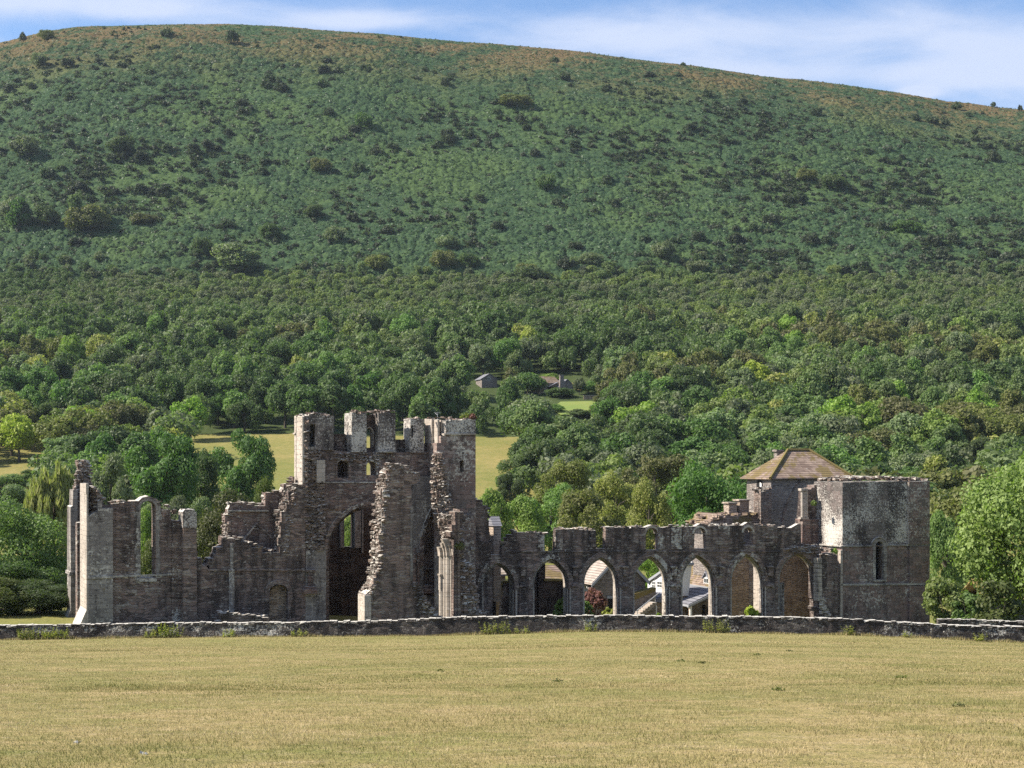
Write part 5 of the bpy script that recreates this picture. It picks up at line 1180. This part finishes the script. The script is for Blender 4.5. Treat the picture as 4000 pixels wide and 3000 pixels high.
for lmk, L in cols.items():
    L.sort(key=lambda q: -q[2][6])
    for i, q in enumerate(L):
        Y, X, h, w, key, px, yt, yb, ww = q[2]
        where = 'above the ' + lmk if lmk != 'left edge' else 'along the left edge'
        plant_tree(key[0].replace('lime', 'yellow').replace('dark', 'dark_green').replace('mid', 'green').replace('bright', 'bright_green').replace('grey', 'grey_green') + '_tree', key, X, Y, h, w,
                   f'{colname[key[0]]} {form[key[1]]} tree, {ORD[i]} up the wood {where}', group='trees of the wood on the slope')
# the rest of the wood, one mass
def mass(name, items, label, kindmap, nq, size):
    for kk, L in kindmap.items(): pass
parts = {}
for q in keep:
    if id(q) in ids: continue
    parts.setdefault(q[2][4][0], []).append(q[2])
LOB = {f: [lobes_round(16, rx, rz, 5.5, 1.0, 2.0, 900 + 10 * f + v, gap=.1) for v in range(4)] for f, (rx, rz) in enumerate([(3.5, 3.8), (2.8, 4.2), (4.2, 3.3)])}
for kind, L in parts.items():
    Vs = []; Ts = []
    base = {(f, v): leafcloud(1000, LOB[f][v], .66, 30 + v, inner=.12) for f in range(3) for v in range(4)}
    for (Y, X, h, w, key, px, yt, yb, ww) in L:
        V, t = base[(key[1], int(gs.integers(4)))]; a = gs.uniform(0, 6.28); c, s = math.cos(a), math.sin(a)
        z = float(Zg(X, Y)); k = w / 8
        Vs.append(np.stack([X + (V[:, 0] * c - V[:, 1] * s) * k, Y + (V[:, 0] * s + V[:, 1] * c) * k, z + V[:, 2] * h / 10], 1)); Ts.append(np.clip(t * .6 + gs.uniform(.05, .5), 0, 1))
    V = np.concatenate(Vs); t = np.concatenate(Ts)
    nm = {'dark': 'dark_woodland', 'mid': 'green_woodland', 'bright': 'bright_woodland', 'olive': 'olive_woodland', 'grey': 'grey_woodland', 'lime': 'yellow_woodland'}[kind]
    o = link(nm, np_mesh(nm, V, quads(len(V) // 4), LEAF[kind], t)); tag(o, colname[kind] + ' tree crowns merging into the far wood below the bracken', 'woodland', kind='stuff')
print('TREES', nhand, 'hand', len(ranked), 'single', sum(map(len, parts.values())), 'mass')
# ------------------------------------------------------------------ the bracken hill: thorn bushes and fronds
BUSH = [crown_mesh('hawthorn_bush', LEAF['thorn'], 1000, lobes_round(18, 3.4, 2.9, 3.5, .8, 1.7, 700 + i, low=-.4), .7, 700 + i, rag=.35) for i in range(5)]
def put_bush(X, Y, h, w, label, name='hawthorn_bush', me=None, group='hawthorn bushes scattered over the bracken hill'):
    o = link(name, me or BUSH[int(gs.integers(5))]); o.location = (X, Y, float(Zg(X, Y)) - .1 * h); o.scale = (w / 8.5, w / 8.5, h / 7.0); o.rotation_euler = (0, 0, gs.uniform(0, 6.28)); return tag(o, label, 'bush', group)
B = []
def add_b(px, py, wpx, hpx, y0=700):
    g = on_ground(px, py, y0)
    if g: B.append((px, py, g, wpx * g[1] / F, hpx * g[1] / F))
for q in [(168, 132, 20, 30), (664, 98, 34, 16), (90, 168, 30, 42), (905, 178, 52, 66), (3392, 338, 40, 34), (3418, 340, 30, 40), (3752, 392, 22, 42), (3806, 402, 50, 26), (3880, 425, 20, 28), (3985, 440, 20, 32), (2248, 204, 24, 20), (2668, 266, 26, 22), (3225, 322, 90, 22), (60, 900, 110, 95), (345, 925, 150, 90), (175, 905, 90, 75),
          (100, 640, 110, 80), (480, 610, 100, 60), (2010, 425, 110, 40), (3030, 1080, 60, 40), (3540, 930, 110, 50), (1730, 1070, 90, 70), (1830, 1060, 80, 50), (3250, 750, 90, 50), (560, 890, 90, 40), (3150, 720, 70, 45)]: add_b(*q)
tries = 0
while len(B) < 292 and tries < 20000:
    tries += 1
    px = gs.uniform(-30, 4030); py = gs.uniform(110, 1100)
    cr = np.interp(px, _cx, _cy)
    if py < cr + 22 or py > np.interp(px, _fx, _fy) - 5: continue
    t = (py - cr) / 900
    dens = .25 + .75 * math.exp(-((px - 500) / 700) ** 2) * (t < .75) + .65 * (px > 2500) * (.35 + t) + .2 * (py > 850)
    dens *= .55 + 1.1 * (vnoise(np.array([px / 170.]), np.array([py / 90.]), 77)[0] + .5)
    if gs.random() > dens: continue
    sz = gs.uniform(30, 74) * (.72 + .35 * t); 
    if any(abs(px - b[0]) < 28 and abs(py - b[1]) < 20 for b in B): continue
    add_b(px, py, sz, sz * gs.uniform(.6, .95))
BL = {}
for b in B: BL.setdefault(landmark(b[0]), []).append(b)
for lmk, L in BL.items():
    L.sort(key=lambda b: -b[1])
    for i, (px, py, g, w, h) in enumerate(L):
        sz = 'large' if w > 9.5 else 'small' if w < 5.5 else 'middling'
        where = f'hill above the {lmk}' if lmk != 'left edge' else 'hill along the left edge'
        put_bush(g[0], g[1], h, w, me=PROTO[(['olive', 'grey', 'dark'][i % 3], 2)][0] if w > 9.5 else None, label=f'{sz} dark thorn bush, {ORD[i]} up the {where}')
Vs = []; Ts = []; SB = [leafcloud(80, lobes_round(7, 3.2, 2.2, 2.8, 1.0, 2.0, 760 + i, low=-.3), 1.5, 760 + i, rag=.4) for i in range(6)]
for _ in range(15000):
    px = gs.uniform(-60, 4060); py = gs.uniform(110, 1110)
    cr = np.interp(px, _cx, _cy)
    if py < cr + 8 or py > np.interp(px, _fx, _fy) + 5: continue
    t = (py - cr) / 900
    dens = .22 + .6 * math.exp(-((px - 350) / 600) ** 2) + .75 * (px > 2400) * (.4 + t)
    dens *= .25 + 1.5 * max(0, vnoise(np.array([px / 170.]), np.array([py / 70.]), 77)[0] + .5) ** 1.5
    if gs.random() > dens: continue
    g = on_ground(px, py, 700)
    if not g: continue
    V, tt0 = SB[int(gs.integers(6))]; w = gs.uniform(2.0, 5.2) * (1.15 - .4 * (t < .15)); h = w * gs.uniform(.5, .85); a = gs.uniform(0, 6.28); c, s = math.cos(a), math.sin(a)
    Vs.append(np.stack([g[0] + (V[:, 0] * c - V[:, 1] * s) * w / 8, g[1] + (V[:, 0] * s + V[:, 1] * c) * w / 8, g[2] + V[:, 2] * h / 6], 1)); Ts.append(np.clip(tt0 * .6 + gs.uniform(-.1, .4), 0, 1))
V = np.concatenate(Vs); o = link('thorn_scrub', np_mesh('thorn_scrub', V, quads(len(V) // 4), LEAF['thorn'], np.concatenate(Ts))); tag(o, 'low scattered thorn scrub dotting the bracken hill', 'scrub', kind='stuff')
# two taller trees at the top of the wood
for px, py, w, h, key, lab in [(920, 1085, 185, 135, ('grey', 0), 'large grey-green ash standing above the wood into the bracken'), (300, 925, 80, 165, ('mid', 1), 'tall green tree among dark thorn bushes on the left hill'), (75, 915, 110, 135, ('dark', 1), 'tall dark tree at the left edge among thorn bushes on the hill'), (2065, 1130, 120, 90, ('dark', 2), 'dark tree at the upper rim of the wood above the second arch')]:
    g = on_ground(px, py, 600); plant_tree('hill_tree', key, g[0], g[1], h * g[1] / F, w * g[1] / F, lab)
# fronds
nfr = 90000
kx = gs.uniform(-.36, .36, nfr * 3); Yf = gs.uniform(0, 1, nfr * 3); Yf = 786 + (1150 - 786) * Yf
Xf = kx * Yf
dn = vnoise(Xf / 4.2 + 3 * vnoise(Xf / 14, Yf / 14, 71), Yf / 2.6, 51)
pyf = HZ - F * (Zg(Xf, Yf) - EYE) / Yf; pxf = 2000 + F * kx
ok = (np.abs(dn) < .17) & (gs.random(nfr * 3) < 1 - .75 * sstep(1050, 1140, Yf))
Xf, Yf = Xf[ok][:nfr], Yf[ok][:nfr]; n_ = len(Xf)
zz = Zg(Xf, Yf) + bracken_disp(Xf, Yf)
d = gs.normal(size=(n_, 3)); d[:, 2] = np.abs(d[:, 2]) + .5; d[:, 1] -= .3; d /= np.linalg.norm(d, axis=1)[:, None]
t = np.cross(d, gs.normal(size=(n_, 3))); t /= np.linalg.norm(t, axis=1)[:, None]; b = np.cross(d, t); s = gs.uniform(.5, 1.15, n_)
C = np.stack([Xf, Yf, zz + gs.uniform(-.1, .45, n_)], 1); a = t * (s * .8)[:, None]; c = b * (s * .45)[:, None]
V = np.stack([C - a, C + c, C + a, C - c], 1).reshape(-1, 3); tt = np.repeat(np.clip(gs.random(n_) * .6 + .4 * (vnoise(Xf / 30, Yf / 30, 15) + .5), 0, 1), 4)
o = link('bracken', np_mesh('bracken', V, quads(n_), LEAF['bracken'], tt)); tag(o, 'dense green bracken covering the steep hillside', 'bracken', kind='stuff')
for px, py, r in ((1270, 212, 16), (1128, 250, 14), (1240, 220, 8)):
    g = on_ground(px, py, 800); mb = MB()
    for _ in range(70): 
        q = rnd.gauss(0, .55) * r * g[1] / F; w_ = rnd.gauss(0, .45) * r * g[1] / F * 1.3; x, y = g[0] + q, g[1] + w_; s_ = rnd.uniform(.4, 1.3); z = float(Zg(x, y)) + .9
        V = [(x + a * s_ * rnd.uniform(.7, 1.2), y + b * s_ * rnd.uniform(.7, 1.2), z + c * .5 * s_ * rnd.uniform(.6, 1.3)) for c in (-.5, .5) for a, b in ((-.5, -.5), (.5, -.5), (.5, .5), (-.5, .5))]
        mb.add(V, [(3, 2, 1, 0), (4, 5, 6, 7), (0, 1, 5, 4), (1, 2, 6, 5), (2, 3, 7, 6), (3, 0, 4, 7)])
    if r > 10: tag(mb.build('scree', M['scree'], None), 'pale stony scree patch high on the hill', 'scree', kind='stuff')
# ------------------------------------------------------------------ shrubs and weeds
def shrub(name, kind, px, py, wpx, hpx, Y, label, n=1600, size=.16, cat='shrub', gz=None):
    X = (px - 2000) / F * Y; z = float(Zg(X, Y)) if gz is None else gz
    w = wpx / F * Y; ztop = zat(py - hpx, Y); h = ztop - z
    L = lobes_round(26, w * .42, h * .45, h * .52, w * .10, w * .2, hash(label) % 9999 if False else sum(map(ord, label)) % 9999, low=-.95)
    me = crown_mesh('leaves', LEAF[kind], n, L, size, sum(map(ord, label)) % 977, rag=.3)
    o = thing(name, (X, Y, z), label, cat); link('leaves', me, o)
    tm = MB()
    for i in range(5): a = i * 1.26; tube(tm, [(X, Y, z - .1), (X + math.cos(a) * w * .15, Y + math.sin(a) * w * .15, z + h * .4), (X + math.cos(a) * w * .3, Y + math.sin(a) * w * .3, z + h * .75)], [.05, .035, .012], 5)
    tm.build('stems', M['bark'], o); return o
for px, py, w, h, kd, lab in [(2075, 1500, 60, 42, 'bright', 'light green garden bush left of the clipped hedge on the slope'), (2150, 1498, 75, 40, 'bright', 'long clipped pale hedge behind the chimney cottage'), (2190, 1556, 95, 40, 'dark', 'dark bush in front of the chimney cottage'), (2262, 1545, 40, 70, 'grey', 'slim tree right of the chimney cottage'), (2300, 1540, 60, 50, 'mid', 'green bush at the right end of the dry bank'), (2340, 1575, 40, 30, 'olive', 'olive bush at the end of the reddish meadow wall'), (2170, 1612, 60, 34, 'mid', 'green bush at the lower left of the small meadow'), (2270, 1632, 90, 34, 'mid', 'low green bushes at the foot of the small meadow'), (2330, 1622, 50, 40, 'olive', 'olive bush at the lower right of the small meadow'), (2062, 1540, 110, 86, 'dark', 'dark bushy tree hiding most of the ochre barn on the slope')]:
    g = on_ground(px, py, 300); plant_tree('garden_bush', (kd, 2), g[0], g[1], h * g[1] / F * 1.15, w * g[1] / F, lab, 'bush', sink=h * g[1] / F * .18)
shrub('purple_bush', 'red', 2320, 2400, 96, 115, 130, 'round purple-red bush in front of the farm cottage under the third arch', 2600, .17)
shrub('green_bush', 'mid', 2290, 2410, 60, 60, 126.5, 'low green bush left of the purple-red bush under the third arch')
shrub('green_bush', 'bright', 2195, 2410, 60, 72, 124, 'bright leafy plant at the right jamb of the second arch')
shrub('straw_bush', 'lime', 2385, 2410, 60, 38, 127, 'yellowish low weeds right of the purple-red bush')
shrub('golden_bush', 'lime', 2938, 2408, 66, 48, 129, 'rounded golden shrub under the sixth arch', 1500, .2)
shrub('green_bush', 'bright', 2580, 2410, 50, 14, 128, 'small bright weed tuft at the foot of the fourth arch', 600)
shrub('leafy_bush', 'bright', 3700, 2420, 170, 165, 122, 'light green bush against the right side of the west tower', 4200, .2)
shrub('dark_bush', 'mid', 3790, 2425, 150, 130, 120, 'dark green bush right of the light green bush behind the garden wall', 3600, .2)
shrub('dark_bush', 'chestnut' if 'chestnut' in LEAF else 'yew', 3895, 2430, 190, 150, 118, 'dark spiky shrub in front of the mossy barn', 4200, .2)
def weeds(px0, px1, hpx, n, label, name='weed_clump', kind='weed'):
    Y = WALLY - .75; x0, x1 = (px0 - 2000) / F * Y, (px1 - 2000) / F * Y; xc = (x0 + x1) / 2; zb = float(Zg(xc, Y)); g = np.random.default_rng(px0)
    stems = MB(); Vs = []; m = 0
    for i in range(n):
        x = g.uniform(x0, x1); y = Y + g.uniform(-.25, .3); z = float(Zg(x, y)); h = hpx / F * Y * g.uniform(.55, 1.05); lx, ly = g.normal(0, .12), g.normal(0, .1)
        tube(stems, [(x, y, z - .05), (x + lx * .5, y + ly * .5, z + h * .5), (x + lx, y + ly, z + h)], [.012, .009, .003], 3)
        for k in range(12):
            q = g.uniform(.15, 1); a = g.uniform(0, 6.28); l = .17 * (1.2 - q * .7); p = np.array([x + lx * q, y + ly * q, z + h * q]); dd = np.array([math.cos(a), math.sin(a), g.uniform(-.1, .6)]) * l; sd_ = np.array([-math.sin(a), math.cos(a), 0]) * l * .28
            Vs += [p, p + dd * .5 + sd_, p + dd, p + dd * .5 - sd_]; m += 1
    o = thing(name, (xc, Y, zb), label, 'weeds'); V = np.array(Vs) - np.array([xc, Y, zb])
    link('leaves', np_mesh('leaves', V, quads(m), LEAF[kind], np.repeat(g.random(m), 4)), o); stems.build('stems', LEAF['weed'], o)
for q in [(72, 150, 48, 36, 'tall yellow-green weeds against the field wall near the left edge'), (160, 262, 50, 40, 'second yellow-green weed clump against the field wall, below the willow'), (566, 610, 44, 12, 'thin weed clump at the wall below the chancel lancet'), (618, 712, 62, 32, 'tallest weed clump, rising over the wall top below the chancel pilaster'), (876, 918, 36, 12, 'small weed tuft at the wall below the broken wall end'),
          (1140, 1190, 34, 14, 'small nettle tuft at the wall below the blocked doorway'), (1880, 2000, 56, 36, 'broad dark weed clump at the wall below the first arch'), (2010, 2070, 34, 12, 'low weeds at the wall between first and second arch'), (2280, 2330, 46, 12, 'thin weeds on the wall below the third arch'), (2750, 2850, 56, 36, 'bushy yellow weed clump at the wall below the fifth arch'),
          (3295, 3335, 42, 12, 'small ragged weed at the wall below the west tower corner'), (3525, 3550, 26, 8, 'tiny pale weed at the wall below the tower slit'), (3800, 3855, 38, 14, 'dark weed tuft at the field wall below the dark spiky shrub')]: weeds(*q)
# grass growing on the ruins
for px, py, v, w, lab, kd in [(1845, 1636, -.6, .5, 'rusty dry grass tuft on top of the stair turret', 'red'), (1820, 1637, -.3, .7, 'greenish grass tuft on top of the stair turret', 'olive'), (3260, 2160, -.3, .5, 'green tuft growing on the broken arch beside the west tower', 'bright'), (3180, 1970, 1.9, .4, 'green tuft on the dark pier beside the west tower', 'bright'), (1795, 2140, -5.3, .6, 'ivy strand hanging on the lit broken stub', 'olive'), (1765, 2060, -2.7, .5, 'ivy tuft in the rubble above the lit shafts', 'olive')]:
    p = p2w(px, py, v); me = crown_mesh('leaves', LEAF[kd], 160, [(0, 0, .12, w * .45), (w * .3, 0, .05, w * .3), (-w * .3, 0, .1, w * .3)], .13, px); o = link('plant_tuft', me); o.location = p; tag(o, lab, 'plant')
# ------------------------------------------------------------------ dry grass of the pasture
def blades(n, y0, y1, hmin, hmax, w, seed, kmul=.36):
    g = np.random.default_rng(seed); Y = y0 + (y1 - y0) * g.random(n) ** 1.25; X = g.uniform(-1, 1, n) * (kmul * Y + 2)
    ok = (vnoise(X * 1.3, Y * 1.3, 8) + vnoise(X * .3, Y * .3, 9)) > -.42 + .5 * g.random(n) - .25; X, Y = X[ok], Y[ok]; n = len(X)
    Z = Zg(X, Y); h = g.uniform(hmin, hmax, n) * (.7 + .9 * (vnoise(X * .5, Y * .5, 10) + .5)); a = g.uniform(0, 6.28, n); l = h * g.uniform(.25, 1.1, n)
    P = np.stack([X, Y, Z], 1); ca, sa = np.cos(a), np.sin(a); o = np.stack([-sa, ca, 0 * a], 1) * (w * (.6 + .8 * g.random(n)))[:, None]
    tip = P + np.stack([ca * l, sa * l, h], 1)
    V = np.stack([P - o, P + o, tip], 1).reshape(-1, 3)
    return V, np.repeat(np.clip(g.random(n) * .5 + .55 * (vnoise(X * .35, Y * .5, 12) + .5) + .5 * vnoise(X * 1.7, Y * 2.2, 14) - .05, 0, 1), 3)
N = NT('grass_blade'); a = N.n('Attribute', attribute_name='tint').outputs['Fac']
colr = N.ramp(a, [(0, (.13, .14, .038)), (1, (.52, .42, .25)), (.35, (.22, .20, .07)), (.7, (.37, .295, .14))])
d_ = N.n('BsdfPrincipled', {'Base Color': colr, 'Roughness': .7, 'Specular IOR Level': .15}); tr_ = N.n('BsdfTranslucent', {0: colr})
N.t.links.new(N.n('MixShader', {0: .3, 1: d_.outputs[0], 2: tr_.outputs[0]}).outputs[0], N.out.inputs[0]); M['blade'] = N.m
A1 = blades(190000, 12, 34, .012, .046, .0038, 1); A2 = blades(150000, 32, 66, .012, .036, .007, 2); A3 = blades(90000, 64, 101.5, .012, .042, .012, 3)
V = np.concatenate([A1[0], A2[0], A3[0]]); t = np.concatenate([A1[1], A2[1], A3[1]])
o = link('pasture_grass', np_mesh('pasture_grass', V, np.arange(len(V), dtype=np.int32).reshape(-1, 3), M['blade'], t)); tag(o, 'short sun-dried grass of the pasture in front of the wall', 'grass', kind='stuff')
# taller rough grass along the foot of the wall
g = np.random.default_rng(77); n = 16000; X = g.uniform(-40, 40, n); Y = WALLY - .42 - np.abs(g.normal(0, .35, n)); Z = Zg(X, Y); h = g.uniform(.06, .22, n) * (.4 + 1.3 * np.clip(vnoise(X * .7, Y * 0, 5) + .45, 0, 1)); a_ = g.uniform(0, 6.28, n)
P = np.stack([X, Y, Z], 1); o_ = np.stack([np.cos(a_), np.sin(a_), 0 * a_], 1) * .014; tip = P + np.stack([-np.sin(a_) * h * .4, np.cos(a_) * h * .4, h], 1)
o = link('verge_grass', np_mesh('verge_grass', np.stack([P - o_, P + o_, tip], 1).reshape(-1, 3), np.arange(3 * n, dtype=np.int32).reshape(-1, 3), M['blade'], np.repeat(g.random(n), 3))); tag(o, 'rough yellow grass along the foot of the field wall', 'grass', kind='stuff')
M['wool'] = flat('grey_wool', (.50, .48, .44), .9, .1)
# thistles and scraps of wool in the pasture
for px, py in ((2660, 2585), (2740, 2592), (3085, 2545), (2960, 2560), (3520, 2650), (2180, 2665), (3745, 2765), (1720, 2625), (3040, 2700)):
    s_ = (py - HZ) / F; Ys = np.arange(12, 101, .25); k = (px - 2000) / F; i = np.argmax(Zg(k * Ys, Ys) - (EYE - s_ * Ys) >= 0); Y = Ys[i]; X = k * Y
    me = crown_mesh('leaves', LEAF['olive'], 30, [(0, 0, .03, .06), (.08, 0, .02, .04), (-.08, .03, .02, .04)], .045, px, squash=.6); o = link('thistle', me); o.location = (X, Y, float(Zg(X, Y))); tag(o, 'low dark green thistle rosette in the dry pasture', 'thistle', 'thistles in the pasture')
for px, py in ((550, 2955), (298, 2910)):
    s_ = (py - HZ) / F; Ys = np.arange(12, 101, .1); k = (px - 2000) / F; i = np.argmax(Zg(k * Ys, Ys) - (EYE - s_ * Ys) >= 0); Y = Ys[i]; X = k * Y
    me = crown_mesh('wool', M['wool'], 10, [(0, 0, .01, .025), (.05, 0, .01, .015)], .028, px, squash=.4); o = link('wool_tuft', me); o.location = (X, Y, float(Zg(X, Y)) + .02); tag(o, 'scrap of white wool lying in the dry grass', 'wool', 'scraps of wool in the pasture')
# ------------------------------------------------------------------ air: thin summer haze
hz = MB(); x0, x1, y0, y1, z0, z1 = -1100, 1100, -70, 2300, -8, 480
hz.add([(x0, y0, z0), (x1, y0, z0), (x1, y1, z0), (x0, y1, z0), (x0, y0, z1), (x1, y0, z1), (x1, y1, z1), (x0, y1, z1)], [(3, 2, 1, 0), (4, 5, 6, 7), (0, 1, 5, 4), (1, 2, 6, 5), (2, 3, 7, 6), (3, 0, 4, 7)])
N = NT('haze'); v = N.n('VolumePrincipled', {'Color': (.72, .84, 1.0, 1), 'Density': .00004, 'Anisotropy': .2}); N.t.links.new(v.outputs[0], N.out.inputs['Volume'])
tag(hz.build('haze', N.m), 'thin blue summer haze in the valley air', 'haze', kind='stuff')
